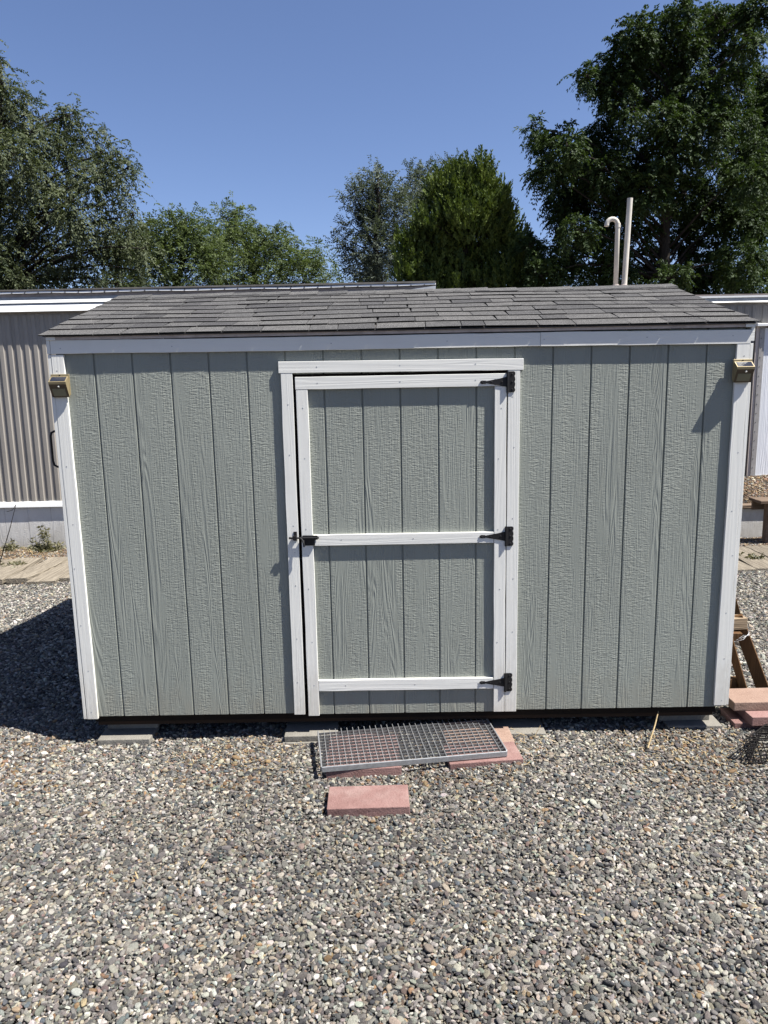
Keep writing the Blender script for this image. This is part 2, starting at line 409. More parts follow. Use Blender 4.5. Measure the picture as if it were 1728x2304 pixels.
PAL = 0.94 * np.array((1.0, 0.99, 0.96)) * np.array([(.085, .083, .082), (.12, .115, .11), (.155, .15, .142), (.20, .193, .18), (.255, .245, .225), (.34, .33, .30), (.47, .455, .42),
                (.10, .115, .125), (.14, .125, .115), (.19, .168, .14), (.27, .24, .19), (.38, .345, .285), (.28, .185, .11), (.22, .165, .145), (.17, .19, .165), (.055, .055, .06)])
PW = np.array([14, 13, 12, 11, 11, 10, 7, 6, 5, 6, 6, 6, 0.7, 1.4, 2, 8]); PW = PW / PW.sum()
CHIP = 0.75 * np.array([(.20, .13, .075), (.30, .21, .12), (.14, .10, .07), (.36, .28, .18), (.11, .09, .075), (.24, .15, .10)])

def scatter(x0, x1, y0, y1, step, size, zoff=0.0, mask=None, chips=0.0, zf=gz, lay=0.6):
    nx = int((x1 - x0) / step); ny = int((y1 - y0) / (step * 0.87))
    X, Y = np.meshgrid(np.arange(nx) * step + x0, np.arange(ny) * step * 0.87 + y0, indexing='ij')
    X = X + (np.arange(ny) % 2)[None, :] * step * 0.5
    X = X + rng.normal(0, step * 0.34, X.shape); Y = Y + rng.normal(0, step * 0.34, Y.shape)
    X = X.ravel(); Y = Y.ravel()
    if mask is not None:
        k = mask(X, Y); X = X[k]; Y = Y[k]
    n = len(X)
    s = size * np.clip(np.exp(rng.normal(0, 0.30, n)), 0.55, 2.4)
    Zp = zf(X, Y) + zoff + rng.uniform(-lay, lay, n) * size
    rot = np.stack([rng.normal(0, 0.36, n), rng.normal(0, 0.36, n), rng.uniform(0, 6.283, n)], 1)
    stand = rng.random(n) < 0.10
    rot[stand, 0] += rng.uniform(0.6, 1.5, stand.sum())
    sc = np.stack([s * rng.uniform(0.9, 1.45, n), s * rng.uniform(0.8, 1.1, n), s * rng.uniform(0.75, 1.15, n)], 1)
    col = PAL[rng.choice(len(PAL), n, p=PW)]
    if callable(chips) or chips > 0:
        c = rng.random(n) < (chips(X, Y) if callable(chips) else chips)
        col = np.where(c[:, None], CHIP[rng.choice(len(CHIP), n)], col)
    col = col * rng.uniform(0.78, 1.22, (n, 1)) * (1 + rng.normal(0, 0.03, (n, 3)))
    return np.stack([X, Y, Zp], 1), rot, sc, np.clip(col * (1 + 0.07 * np.sin(X * 2.3 + Y * 1.1) + 0.06 * np.sin(Y * 3.7 - X * 0.9 + 1.0))[:, None], 0.015, 0.7), rng.integers(0, 14, n)

def side_mask(X, Y):     # the gravel one can see past the shed, and nothing far outside the frame
    a = np.abs(X)
    return (a > 1.5) & (a < 4.0 + 0.50 * (Y + 0.2)) & (Y < 5.3)
def near_mask(X, Y):
    return (np.abs(X) < 1.05 + 0.58 * (Y + 3.0) + 1.2)
def chipf(X, Y):
    return np.clip((Y - 3.6) * 0.5, 0.0, 0.75)
def strawf(X, Y):
    return np.where((Y > -0.55) & (Y < 0.1), 0.22 * (np.sin(X * 5.1) * 0.5 + 0.5), 0.02)
parts = [scatter(-4.2, 4.2, -2.75, 0.45, 0.0106, 0.0065, 0.003, near_mask, strawf),
         scatter(-4.2, 4.2, -2.75, 0.30, 0.024, 0.0080, 0.009, near_mask, strawf, lay=0.5),
         scatter(-6.2, -1.5, 0.25, 5.4, 0.0150, 0.0088, 0.002, side_mask, chipf),
         scatter(1.5, 6.2, 0.25, 5.3, 0.0150, 0.0088, 0.002, side_mask, chipf),
         scatter(3.9, 6.8, 5.38, 6.97, 0.026, 0.0125, 0.004, None, 0.8, lambda X, Y: 0.36 + (Y - 5.36) * 0.13 + gz(X, Y) * 1.5)]
pos, rot, sc, col, idx = [np.concatenate(a) for a in zip(*parts)]
me = bpy.data.meshes.new("gravel"); me.vertices.add(len(pos)); me.vertices.foreach_set("co", pos.astype(np.float32).ravel())
for nm, ty, arr, key in (("rot", 'FLOAT_VECTOR', rot, "vector"), ("scl", 'FLOAT_VECTOR', sc, "vector"), ("col", 'FLOAT_VECTOR', col, "vector")):
    a = me.attributes.new(nm, ty, 'POINT'); a.data.foreach_set(key, arr.astype(np.float32).ravel())
a = me.attributes.new("pid", 'INT', 'POINT'); a.data.foreach_set("value", idx.astype(np.int32))
gv = bpy.data.objects.new("gravel", me); COL.objects.link(gv); tag(gv, kind='stuff')
me.materials.append(M['pebble'])
ng = bpy.data.node_groups.new("scatter pebbles", 'GeometryNodeTree')
ng.interface.new_socket("Geometry", in_out='INPUT', socket_type='NodeSocketGeometry')
ng.interface.new_socket("Geometry", in_out='OUTPUT', socket_type='NodeSocketGeometry')
N = ng.nodes; L = ng.links
gi = N.new("NodeGroupInput"); go = N.new("NodeGroupOutput"); ci = N.new("GeometryNodeCollectionInfo")
ci.inputs["Collection"].default_value = proto; ci.inputs["Separate Children"].default_value = True; ci.inputs["Reset Children"].default_value = True
ip = N.new("GeometryNodeInstanceOnPoints"); ip.inputs["Pick Instance"].default_value = True
def named(nm, ty):
    nd = N.new("GeometryNodeInputNamedAttribute"); nd.data_type = ty; nd.inputs["Name"].default_value = nm; return nd.outputs["Attribute"]
L.new(gi.outputs[0], ip.inputs["Points"]); L.new(ci.outputs[0], ip.inputs["Instance"])
e2r = N.new("FunctionNodeEulerToRotation"); L.new(named("rot", 'FLOAT_VECTOR'), e2r.inputs[0]); L.new(e2r.outputs[0], ip.inputs["Rotation"])
L.new(named("scl", 'FLOAT_VECTOR'), ip.inputs["Scale"]); L.new(named("pid", 'INT'), ip.inputs["Instance Index"])
L.new(ip.outputs[0], go.inputs[0])
md = gv.modifiers.new("scatter", 'NODES'); md.node_group = ng

# ------------------------------------------------------------------ shed
shed = thing("storage_shed", "grey green garden shed with white trim, hinged door and grey shingle roof", "shed")
XL, XR, ZB, D = -1.829, 1.829, 0.165, 2.44
EAVE_Y, EAVE_Z, RIDGE_Y, RIDGE_Z = -0.0385, 2.312, 1.22, 2.652
SL = (RIDGE_Z - EAVE_Z) / (RIDGE_Y - EAVE_Y)
def roof_z(y): return EAVE_Z + SL * ((y if y < RIDGE_Y else 2 * RIDGE_Y - y) - EAVE_Y)

def board_mesh(x0, x1, z0, z1, y0=0.0, y1=0.011):
    c = 0.0020
    mb = MB()
    mb.prism([(x0, z0), (x1, z0), (x1, z1), (x0, z1)], y0 + c, y1)
    mb.f.pop(0)
    n = len(mb.v)
    mb.v += [(x0 + c, y0, z0), (x1 - c, y0, z0), (x1 - c, y0, z1), (x0 + c, y0, z1)]
    mb.f += [(n, n + 1, n + 2, n + 3), (0, n, n + 3, 3), (n + 1, 1, 2, n + 2), (0, 1, n + 1, n), (n + 3, n + 2, 2, 3)]
    return mb
gro = [(i - 8) * 0.2032 for i in range(-1, 18)]
for a, b in zip(gro[:-1], gro[1:]):
    x0, x1 = a + 0.0042, b - 0.0042
    if x0 > -0.64 and x1 < 0.64:
        board_mesh(x0, x1, 2.089, 2.285).build("siding_board", M['siding'], shed)
    elif x1 > 0.60 and x0 < 0.64 and x0 > 0:
        board_mesh(max(x0, 0.6144), x1, ZB, 2.285).build("siding_board", M['siding'], shed)
    else:
        board_mesh(x0, x1, ZB, 2.285).build("siding_board", M['siding'], shed)
mb = MB()
mb.box(XL, -0.572, 0.0080, 0.0105, ZB + 0.001, 2.284); mb.box(0.572, XR, 0.0080, 0.0105, ZB + 0.001, 2.284)
mb.box(-0.572, 0.572, 0.0080, 0.0105, 2.092, 2.284)
mb.build("siding_backing", M['siding'], shed)
mb = MB(); mb.box(-0.60, 0.60, 0.030, 0.045, 0.14, 2.10); mb.box(-0.575, 0.575, 0.0115, 0.0295, 2.0775, 2.105)
mb.build("door_stop", M['shade_wood'], shed)
for sx in (-1, 1):                                                       # side walls under the gables
    ys = [0.012 + k * 0.2032 for k in range(12)] + [D]
    for a, b in zip(ys[:-1], ys[1:]):
        y0, y1 = a + 0.004, b - 0.004; zt0 = roof_z(y0) - 0.05; zt1 = roof_z(y1) - 0.05; zm = roof_z(min(max(RIDGE_Y, y0), y1)) - 0.05
        mb = MB(); x0, x1 = (XL, XL + 0.011) if sx < 0 else (XR - 0.011, XR)
        mb.hexa([(x0, y0, ZB), (x1, y0, ZB), (x1, y1, ZB), (x0, y1, ZB), (x0, y0, zt0), (x1, y0, zt0), (x1, y1, zt1), (x0, y1, zt1)])
        mb.build("siding_board", M['siding'], shed)
    mb = MB(); x0, x1 = (XL + 0.006, XL + 0.02) if sx < 0 else (XR - 0.02, XR - 0.006)
    mb.hexa([(x0, 0.013, ZB), (x1, 0.013, ZB), (x1, D - .01, ZB), (x0, D - .01, ZB), (x0, 0.013, 2.27), (x1, 0.013, 2.27), (x1, D - .01, 2.27), (x0, D - .01, 2.27)])
    mb.build("siding_backing", M['siding'], shed)
MB().box(XL + 0.02, XR - 0.02, D - 0.012, D, ZB, 2.28).build("rear_wall", M['siding'], shed)
MB().box(XL + 0.02, XR - 0.02, 0.03, D - 0.02, 0.15, 0.166).build("floor_deck", M['skid'], shed)

def wavy_board(x0, x1, z0, z1, y0, y1, axis='z', n=14, amp=0.0012, jit=None):
    """a sawn board whose long edges are not quite straight"""
    mb = MB(); r = random.Random(int((x0 * 977 + z0 * 331) * 100))
    ring = []
    for i in range(n + 1):
        u = i / n; e = [r.uniform(-amp, amp) for _ in range(2)]
        if axis == 'z': c = [(x0 + e[0], z0 + (z1 - z0) * u), (x1 + e[1], z0 + (z1 - z0) * u)]
        else: c = [(x0 + (x1 - x0) * u, z0 + e[0]), (x0 + (x1 - x0) * u, z1 + e[1])]
        if jit: c = [jit(*p) for p in c]
        ring.append(c)
    for (a, b) in ring:
        mb.v += [(a[0], y0, a[1]), (b[0], y0, b[1]), (b[0], y1, b[1]), (a[0], y1, a[1])]
    for i in range(n):
        q = i * 4; w = q + 4
        for k in range(4):
            k2 = (k + 1) % 4
            f = (q + k, q + k2, w + k2, w + k) if axis == 'z' else (q + k2, q + k, w + k, w + k2)
            mb.f.append(f)
    fs, fe = (3, 2, 1, 0), (n * 4, n * 4 + 1, n * 4 + 2, n * 4 + 3)
    mb.f += [fs, fe] if axis == 'z' else [tuple(reversed(fs)), tuple(reversed(fe))]
    return mb
TF = -0.0185           # face of the trim boards
def lean(dx_bot, zb, zt):
    return lambda x, z: (x + dx_bot * (zt - z) / (zt - zb), z)
# corner trims: a face board and the edge of the side board beside it
wavy_board(-1.842, -1.779, 0.156, 2.212, TF, -0.0015, jit=lean(0.010, 0.156, 2.2)).build("corner_trim", M['white_z'], shed, 0.0012)
wavy_board(1.776, 1.843, 0.179, 2.203, TF, -0.0015, jit=lean(-0.004, 0.18, 2.2)).build("corner_trim", M['white_z'], shed, 0.0012)
wavy_board(-1.862, -1.8435, 0.157, 2.212, TF + 0.0015, 0.07, jit=lean(0.008, 0.157, 2.2)).build("corner_trim", M['white_z'], shed, 0.0012)
wavy_board(1.8445, 1.862, 0.182, 2.203, TF + 0.001, 0.07, jit=lean(-0.006, 0.18, 2.2)).build("corner_trim", M['white_z'], shed, 0.0012)
MB().box(-1.856, -1.837, D - 0.07, D + 0.018, 0.16, 2.2).build("corner_trim", M['white_z'], shed)
MB().box(1.837, 1.856, D - 0.07, D + 0.018, 0.16, 2.2).build("corner_trim", M['white_z'], shed)
# fascia in two lengths, the joint right of the door
def fasc(x, z): return (x, z + (x + 1.84) / 3.7 * -0.012 + 0.0018 * math.sin(x * 2.2))
wavy_board(-1.842, 0.741, 2.217, 2.287, TF - 0.0005, -0.0015, 'x', 26, 0.0010, fasc).build("fascia_board", M['white_x'], shed, 0.001)
wavy_board(0.7425, 1.845, 2.216, 2.288, TF - 0.001, -0.0015, 'x', 12, 0.0010, fasc).build("fascia_board", M['white_x'], shed, 0.001)
# rake boards up the gables
for sx in (-1, 1):
    for (ya, yb) in ((TF, RIDGE_Y), (RIDGE_Y, D + 0.02)):
        xo = -1.8620 if sx < 0 else 1.8460; mb = MB()
        za, zb_ = roof_z(max(ya, EAVE_Y)) - 0.012, roof_z(yb) - 0.012; h = 0.088
        if ya > TF: za, zb_ = roof_z(ya) - 0.012, roof_z(yb) - 0.012
        mb.hexa([(xo, ya, za - h), (xo + 0.018, ya, za - h), (xo + 0.018, yb, zb_ - h), (xo, yb, zb_ - h), (xo, ya, za), (xo + 0.018, ya, za), (xo + 0.018, yb, zb_), (xo, yb, zb_)])
        mb.build("rake_board", M['white_x'], shed)
    xo = -1.860 if sx < 0 else 1.812
    MB().box(xo, xo + 0.049, TF - 0.006, TF - 0.0012, 2.2875, 2.3065).build("return_block", M['white_x'], shed, 0.0008)
# roof: deck, edge strip and separate shingles
roof = MB()
pr = [(EAVE_Y + 0.006, EAVE_Z - 0.003), (RIDGE_Y, RIDGE_Z - 0.004), (2 * RIDGE_Y - EAVE_Y - 0.006, EAVE_Z - 0.003),
      (2 * RIDGE_Y - EAVE_Y - 0.006, EAVE_Z - 0.007), (RIDGE_Y, RIDGE_Z - 0.016), (EAVE_Y + 0.006, EAVE_Z - 0.007)]
n0 = len(roof.v)
for x in (-1.872, 1.862): roof.v += [(x, y, z) for y, z in pr]
roof.f += [tuple(range(6)), tuple(range(11, 5, -1))] + [(i, i + 6, (i + 1) % 6 + 6, (i + 1) % 6) for i in range(6)]
roof = roof.build("roof", M['mh_dark'], shed)
MB().box(-1.811, 1.810, TF - 0.0045, TF - 0.0012, 2.2880, 2.3045).build("eave_strip", M['deck_edge'], shed)
def wave(x, s): return 0.0045 * math.sin(x * 1.7 + 0.6) * math.sin(s * 2.2 + 0.4) + 0.0022 * math.sin(x * 4.6 + s * 5)
rs = random.Random(5)
slope_len = math.hypot(RIDGE_Y - EAVE_Y, RIDGE_Z - EAVE_Z); ux, uz = (RIDGE_Y - EAVE_Y) / slope_len, (RIDGE_Z - EAVE_Z) / slope_len
EXP = 0.1432
def on_roof(x, s, h):
    return (x, EAVE_Y + ux * s - uz * h, EAVE_Z + uz * s + ux * h + wave(x, s))
for r_ in range(9):
    s0 = r_ * EXP; x = -1.893 + rs.uniform(-0.005, 0.005); end = 1.882 + rs.uniform(-0.008, 0.008)
    x -= 0.0
    while x < end - 0.02:
        w = rs.choice([0.125, 0.15, 0.18, 0.21, 0.25, 0.28]) + rs.uniform(-0.012, 0.012)
        if end - (x + w) < 0.12: w = end - x
        x1 = x + w - 0.0045
        lift = rs.choice([0.002, 0.0025, 0.003]); th = rs.choice([0.006, 0.0065, 0.007, 0.0085])
        ds = rs.uniform(-0.0025, 0.0025); skew = rs.uniform(-0.0025, 0.0025); s1 = s0 + EXP + 0.04
        if r_ == 0: lift = 0.0005; th = 0.005; ds *= 0.2; skew *= 0.2; ds += -0.0015 if not (0.0 < x < 1.0) else 0.0004
        q = -0.012 * (1 if rs.random() < 0.5 else -1) * 0.5
        P = [on_roof(x, s0 + ds, lift), on_roof(x1, s0 + ds + skew, lift * rs.uniform(0.8, 1.2)), on_roof(x1 + q, s1, -0.003), on_roof(x + q, s1, -0.003),
             on_roof(x, s0 + ds, lift + th), on_roof(x1, s0 + ds + skew, lift + th), on_roof(x1 + q, s1, 0.0025), on_roof(x + q, s1, 0.0025)]
        mb = MB(); mb.hexa(P); o = mb.build("shingle", M['shingle'], roof); o.data.materials.append(M['shingle_edge_shade'])
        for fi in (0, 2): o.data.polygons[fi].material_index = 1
        x += w
x = -1.895; k = 0
while x < 1.87:                                                         # ridge caps, each lapping the one before
    w = min(0.235, 1.885 - x); h0 = 0.009 + rs.uniform(0, 0.003); h1 = 0.006; e = 0.120 + rs.uniform(-0.006, 0.006); th = 0.005
    mb = MB(); ry, rz_ = RIDGE_Y, RIDGE_Z + 0.004; wv = wave(x, 1.3)
    for sg in (1, -1):
        A = []
        for (xx, hh) in ((x, h1), (x + w - 0.003 if w > 0.2 else x + w, h0)):
            A.append([(xx, ry, rz_ + hh + wv), (xx, ry - sg * e * ux, rz_ - e * uz + hh * 0.9 + wv), (xx, ry - sg * e * ux, rz_ - e * uz + hh * 0.9 - th + wv), (xx, ry, rz_ + hh - th + wv)])
        n = len(mb.v); mb.v += A[0] + A[1]
        fl = [(0, 1, 5, 4), (1, 2, 6, 5), (2, 3, 7, 6), (3, 0, 4, 7), (0, 3, 2, 1), (4, 5, 6, 7)]
        mb.f += [tuple(n + i for i in (f if sg > 0 else reversed(f))) for f in fl]
    mb.build("ridge_shingle", M['shingle'], roof)
    x += 0.19 + rs.uniform(-0.012, 0.012)
mb = MB()                                                               # rear slope, out of sight
P = [(-1.89, RIDGE_Y, RIDGE_Z - .004), (-1.89, 2 * RIDGE_Y - EAVE_Y, EAVE_Z - .004), (1.88, 2 * RIDGE_Y - EAVE_Y, EAVE_Z - .004), (1.88, RIDGE_Y, RIDGE_Z - .004)]
mb.hexa([P[0], P[3], P[2], P[1]] + [(p[0], p[1], p[2] + 0.012) for p in (P[0], P[3], P[2], P[1])]); mb.build("rear_shingles", M['shingle'], roof)
# door surround
def hdr(x, z): return (x, z - (x + 0.644) / 1.3 * 0.006)
wavy_board(-0.644, 0.654, 2.0955, 2.1555, TF - 0.001, -0.0005, 'x', 14, 0.0008, hdr).build("door_header", M['white_x'], shed, 0.0012)
wavy_board(-0.633, -0.5715, 0.164, 2.0945, TF, -0.0005, jit=lean(-0.003, 0.164, 2.09)).build("door_jamb", M['white_z'], shed, 0.0012)
wavy_board(0.5735, 0.637, 0.162, 2.088, TF, -0.0005, jit=lean(0.003, 0.164, 2.09)).build("door_jamb", M['white_z'], shed, 0.0012)
# door
door = MB().box(-0.553, 0.567, 0.0080, 0.026, 0.158, 2.066).build("door", M['siding'], shed)
door["label"] = "shed door of grey green boards framed by white rails"
dg = [-0.556, -0.4064, -0.2032, 0.0, 0.2032, 0.4064, 0.570]
for a, b in zip(dg[:-1], dg[1:]):
    board_mesh(a + 0.0042, b - 0.0042, 0.157, 2.07, 0.0, 0.0078).build("siding_board", M['siding'], door)
DF = -0.0190
wavy_board(-0.5565, -0.494, 0.155, 2.0065, DF, -0.0004, jit=lean(0.003, 0.155, 2.0)).build("door_stile", M['white_z'], door, 0.0012)
wavy_board(0.503, 0.566, 0.1625, 2.0065, DF, -0.0004, jit=lean(0.0065, 0.16, 2.0)).build("door_stile", M['white_z'], door, 0.0012)
wavy_board(-0.558, 0.566, 2.0080, 2.0735, DF - 0.0008, -0.0004, 'x', 14, 0.0008).build("door_rail", M['white_x'], door, 0.0012)
wavy_board(-0.4915, 0.5030, 1.1560, 1.2165, DF, -0.0004, 'x', 14, 0.0008).build("door_rail", M['white_x'], door, 0.0012)
wavy_board(-0.4895, 0.5065, 0.3040, 0.3690, DF, -0.0004, 'x', 14, 0.0008).build("door_rail", M['white_x'], door, 0.0012)
# hinges: tapering strap with a lobed tip, knuckle barrel, scalloped pad
def hinge(z, xk):
    mb = MB()
    mb.prism([(xk - 0.001, z - 0.026), (xk - 0.001, z + 0.026), (xk - 0.012, z + 0.025), (xk - 0.045, z + 0.0175), (xk - 0.062, z + 0.0145), (xk - 0.066, z + 0.0165), (xk - 0.070, z + 0.0135),
              (xk - 0.112, z + 0.0055), (xk - 0.118, z + 0.0090), (xk - 0.124, z + 0.0085), (xk - 0.134, z + 0.0095), (xk - 0.143, z + 0.006), (xk - 0.147, z), (xk - 0.143, z - 0.006),
              (xk - 0.134, z - 0.0095), (xk - 0.124, z - 0.0085), (xk - 0.118, z - 0.0090), (xk - 0.112, z - 0.0055), (xk - 0.070, z - 0.0135), (xk - 0.066, z - 0.0165), (xk - 0.062, z - 0.0145),
              (xk - 0.045, z - 0.0175), (xk - 0.012, z - 0.025)], DF - 0.0045, DF - 0.0013)
    mb.prism([(xk + 0.004, z - 0.0545), (xk + 0.034, z - 0.0545), (xk + 0.040, z - 0.049), (xk + 0.041, z - 0.040), (xk + 0.0365, z - 0.030), (xk + 0.040, z - 0.020), (xk + 0.041, z - 0.010), (xk + 0.0375, z),
              (xk + 0.041, z + 0.010), (xk + 0.040, z + 0.020), (xk + 0.0365, z + 0.030), (xk + 0.041, z + 0.040), (xk + 0.040, z + 0.049), (xk + 0.034, z + 0.0545), (xk + 0.004, z + 0.0545)], DF - 0.0045, DF - 0.0013)
    for a, b in ((-0.055, -0.0275), (-0.0268, 0.0268), (0.0275, 0.055)):
        mb.tube([(xk, DF - 0.0065, z + a), (xk, DF - 0.0065, z + b)], 0.0068, 10)
    for dx, dz in ((-0.134, 0), (-0.085, 0), (-0.03, 0), (0.024, 0.040), (0.024, 0), (0.024, -0.040)):
        mb.tube([(xk + dx, DF - 0.0044, z + dz), (xk + dx, DF - 0.0066, z + dz), (xk + dx, DF - 0.0075, z + dz)], [0.0055, 0.0048, 0.002], 8)
    return mb
for z, xk in ((2.0285, 0.5700), (1.192, 0.5702), (0.342, 0.5735)):
    hinge(z, xk).build("strap_hinge", M['black'], door)
# sliding bolt and its keeper
mb = MB()
mb.box(-0.541, -0.482, DF - 0.0035, DF - 0.001, 1.159, 1.215)
mb.prism([(-0.553, 1.208), (-0.545, 1.194), (-0.466, 1.194), (-0.466, 1.216), (-0.548, 1.217)], DF - 0.016, DF - 0.0034)
mb.tube([(-0.619, DF - 0.017, 1.2055), (-0.458, DF - 0.017, 1.2050)], 0.0052, 10)
mb.tube([(-0.623, DF - 0.017, 1.2055), (-0.612, DF - 0.017, 1.2055)], 0.0062, 8)
mb.tube([(-0.560, DF - 0.018, 1.205), (-0.549, DF - 0.025, 1.197), (-0.541, DF - 0.030, 1.178), (-0.539, DF - 0.031, 1.158)], [0.0045, 0.0048, 0.005, 0.0056], 8)
mb.build("slide_bolt", M['black'], door, smooth=False)
mb = MB(); mb.box(-0.598, -0.580, TF - 0.003, TF - 0.0006, 1.187, 1.238)
mb.prism([(-0.601, 1.194), (-0.5815, 1.194), (-0.5815, 1.217), (-0.601, 1.217)], TF - 0.0245, TF - 0.0031)
mb.build("latch_keeper", M['black'], shed)
# pull handle of the side opening, seen past the left corner
pts = [(-1.862, 0.050, 1.806), (-1.895, 0.050, 1.808), (-1.911, 0.050, 1.800), (-1.917, 0.050, 1.780), (-1.917, 0.050, 1.645), (-1.911, 0.050, 1.622), (-1.895, 0.050, 1.613), (-1.862, 0.050, 1.612)]
MB().tube(pts, 0.0062, 8).build("pull_handle", M['black'], shed, smooth=True)
# nail heads
mb = MB()
def nail(x, y, z, r=0.0034): mb.tube([(x, y + 0.001, z), (x, y - 0.0008, z)], r, 6)
rn = random.Random(3)
for z in (2.13, 1.62, 1.30, 1.05, 0.72, 0.45, 0.20):
    nail(-1.812 + rn.uniform(-.012, .012), TF, z); nail(1.815 + rn.uniform(-.012, .012), TF, z + 0.01)
for z in (1.93, 1.66, 1.27, 1.12, 0.93, 0.62, 0.36):
    nail(-0.603 + rn.uniform(-.01, .01), TF, z); nail(0.604 + rn.uniform(-.01, .01), TF, z + 0.02)
    nail(-0.525 + rn.uniform(-.01, .01), DF, z - 0.02); nail(0.533 + rn.uniform(-.008, .008), DF, z - 0.04)
for x in (-0.44, 0.0, 0.40):
    nail(x, TF - 0.001, 2.125); nail(x, DF - .0008, 2.04); nail(x * 0.9 + .06, DF, 1.187); nail(x * 0.9 + .06, DF, 0.336)
for x in (-1.79, -1.2, -0.36, 0.25, 0.76, 1.3, 1.75): nail(x, TF - 0.001, 2.245)
nl = mb.build("nail_heads", M['nail'], shed); nl["kind"] = 'stuff'
# skids under the floor
for y in (0.10, 1.2, 2.2): MB().box(-1.80, 1.80, y - 0.045, y + 0.045, 0.085, 0.149).build("skid_beam", M['skid'], shed)
MB().box(-1.81, 1.81, 0.044, 0.062, 0.110, 0.1495).build("rim_joist", M['shade_wood'], shed)

# ------------------------------------------------------------------ blocks and pavers
def slab(name, label, cat, cx, cy, z0, lx, ly, lz, rz, mat, group, tilt=(0, 0), bev=0.004):
    r = random.Random(int(cx * 1000)); mb = MB()
    P = []
    for zz in (0, lz):
        for sx, sy in ((-1, -1), (1, -1), (1, 1), (-1, 1)):
            P.append((sx * lx / 2 + r.uniform(-.0015, .0015), sy * ly / 2 + r.uniform(-.0015, .0015), zz + r.uniform(-.001, .001)))
    mb.hexa(P); o = mb.build(name, mat, None, bev, seg=2)
    o.location = (cx, cy, z0); o.rotation_euler = (tilt[0], tilt[1], rz)
    return tag(o, label, cat, group)
GB = "grey concrete blocks the shed stands on"
slab("concrete_block", "grey concrete block under the left front corner of the shed", "block", -1.632, 0.068, -0.022, 0.305, 0.19, 0.054, 0.01, M['block'], GB)
slab("concrete_block", "grey concrete block on gravel below the left door jamb, bottom of its pair", "block", -0.555, 0.042, -0.030, 0.31, 0.195, 0.038, 0.03, M['block'], GB)
slab("concrete_block", "shaded concrete block below the left door jamb, top of its pair", "block", -0.545, 0.052, 0.0085, 0.305, 0.19, 0.036, 0.025, M['block'], GB)
slab("concrete_block", "grey concrete block right of the metal grate under the shed door hinges", "block", 0.665, 0.052, -0.020, 0.29, 0.195, 0.058, -0.02, M['block'], GB)
slab("concrete_block", "grey concrete block half in sun under the right front corner of the shed", "block", 1.700, 0.132, -0.022, 0.315, 0.19, 0.05, -0.03, M['block'], GB)
for x, lab in ((-1.62, "dark upper block between the left front block and the shed"), (1.66, "dark upper block between the right front block and the shed")):
    slab("concrete_block", lab, "block", x, 0.165, 0.0285 if x > 0 else 0.0325, 0.30, 0.12, 0.054 if x > 0 else 0.050, 0, M['block'], GB)
GP = "reddish concrete pavers round the door step"
slab("paver", "faded red paver lying alone on gravel in front of the grate", "paver", -0.196, -0.690, -0.002, 0.394, 0.193, 0.054, 0.022, M['pav_red'], GP, (0.01, 0.0))
slab("paver", "red paver under the left end of the metal grate", "paver", -0.235, -0.335, -0.004, 0.394, 0.20, 0.056, 0.095, M['pav_red'], GP)
slab("paver", "red paver under the right end of the metal grate nearest the camera", "paver", 0.415, -0.270, -0.006, 0.400, 0.196, 0.054, 0.105, M['pav_red'], GP)
slab("paver", "peach tan paver behind the red one under the right end of the grate", "paver", 0.415, -0.072, -0.012, 0.385, 0.185, 0.060, 0.045, M['pav_peach'], GP)
slab("paver", "red paver under the rear left of the metal grate", "paver", -0.235, -0.135, -0.008, 0.39, 0.19, 0.056, 0.04, M['pav_red'], GP)
GS = "pavers stacked at the right corner of the shed"
slab("paver", "shaded red paver, bottom of the stack at the right shed corner", "paver", 2.130, 0.150, -0.020, 0.394, 0.21, 0.054, -0.03, M['pav_red'], GS)
slab("paver", "pink paver in the middle of the stack at the right shed corner", "paver", 2.205, 0.128, 0.0345, 0.394, 0.235, 0.055, 0.015, M['pav_pink'], GS)
slab("paver", "peach paver on top of the stack at the right shed corner", "paver", 2.140, 0.192, 0.0905, 0.400, 0.205, 0.054, 0.01, M['pav_peach'], GS)

# ------------------------------------------------------------------ steel grate step
gr_ = thing("metal_grate", "galvanised steel grating step lying tilted on red pavers below the door", "grate", (-0.444, -0.460, 0.052), math.atan2(0.136, 0.982))
GL, GD, GH = 0.992, 0.405, 0.030
def rod(mesh, name, loc):
    o = bpy.data.objects.new(name, mesh); COL.objects.link(o); o.parent = gr_; o.location = loc; return o
fb = MB(); fb.prism([(0, 0), (GL, 0), (GL, GH), (0, GH)], -0.005, 0.004); fb.build("edge_bar", M['galv'], gr_, 0.0025, seg=2)
for x in (0.0, GL): MB().box(x - 0.004, x + 0.004, 0.0045, GD - 0.004, 0, GH + 0.002).build("end_band", M['galv'], gr_, 0.0015)
o = MB().box(0.0045, GL - 0.0045, -0.0016, 0.0016, 0.0145, GH - 0.003).build("bearing_bar", M['galv_dark'], gr_); me_b = o.data; o.location = (0, 0.038, 0)
for k in range(1, 11): rod(me_b, "bearing_bar", (0, 0.038 + k * 0.0345, 0))
o = MB().tube([(0, 0.0045, GH - 0.003), (0, GD + 0.012, GH - 0.001)], 0.0021, 6).build("cross_rod", M['galv'], gr_); me_r = o.data; o.location = (0.0335, 0, 0)
for k in range(1, 29): rod(me_r, "cross_rod", (0.0335 + k * 0.0331, 0, 0))

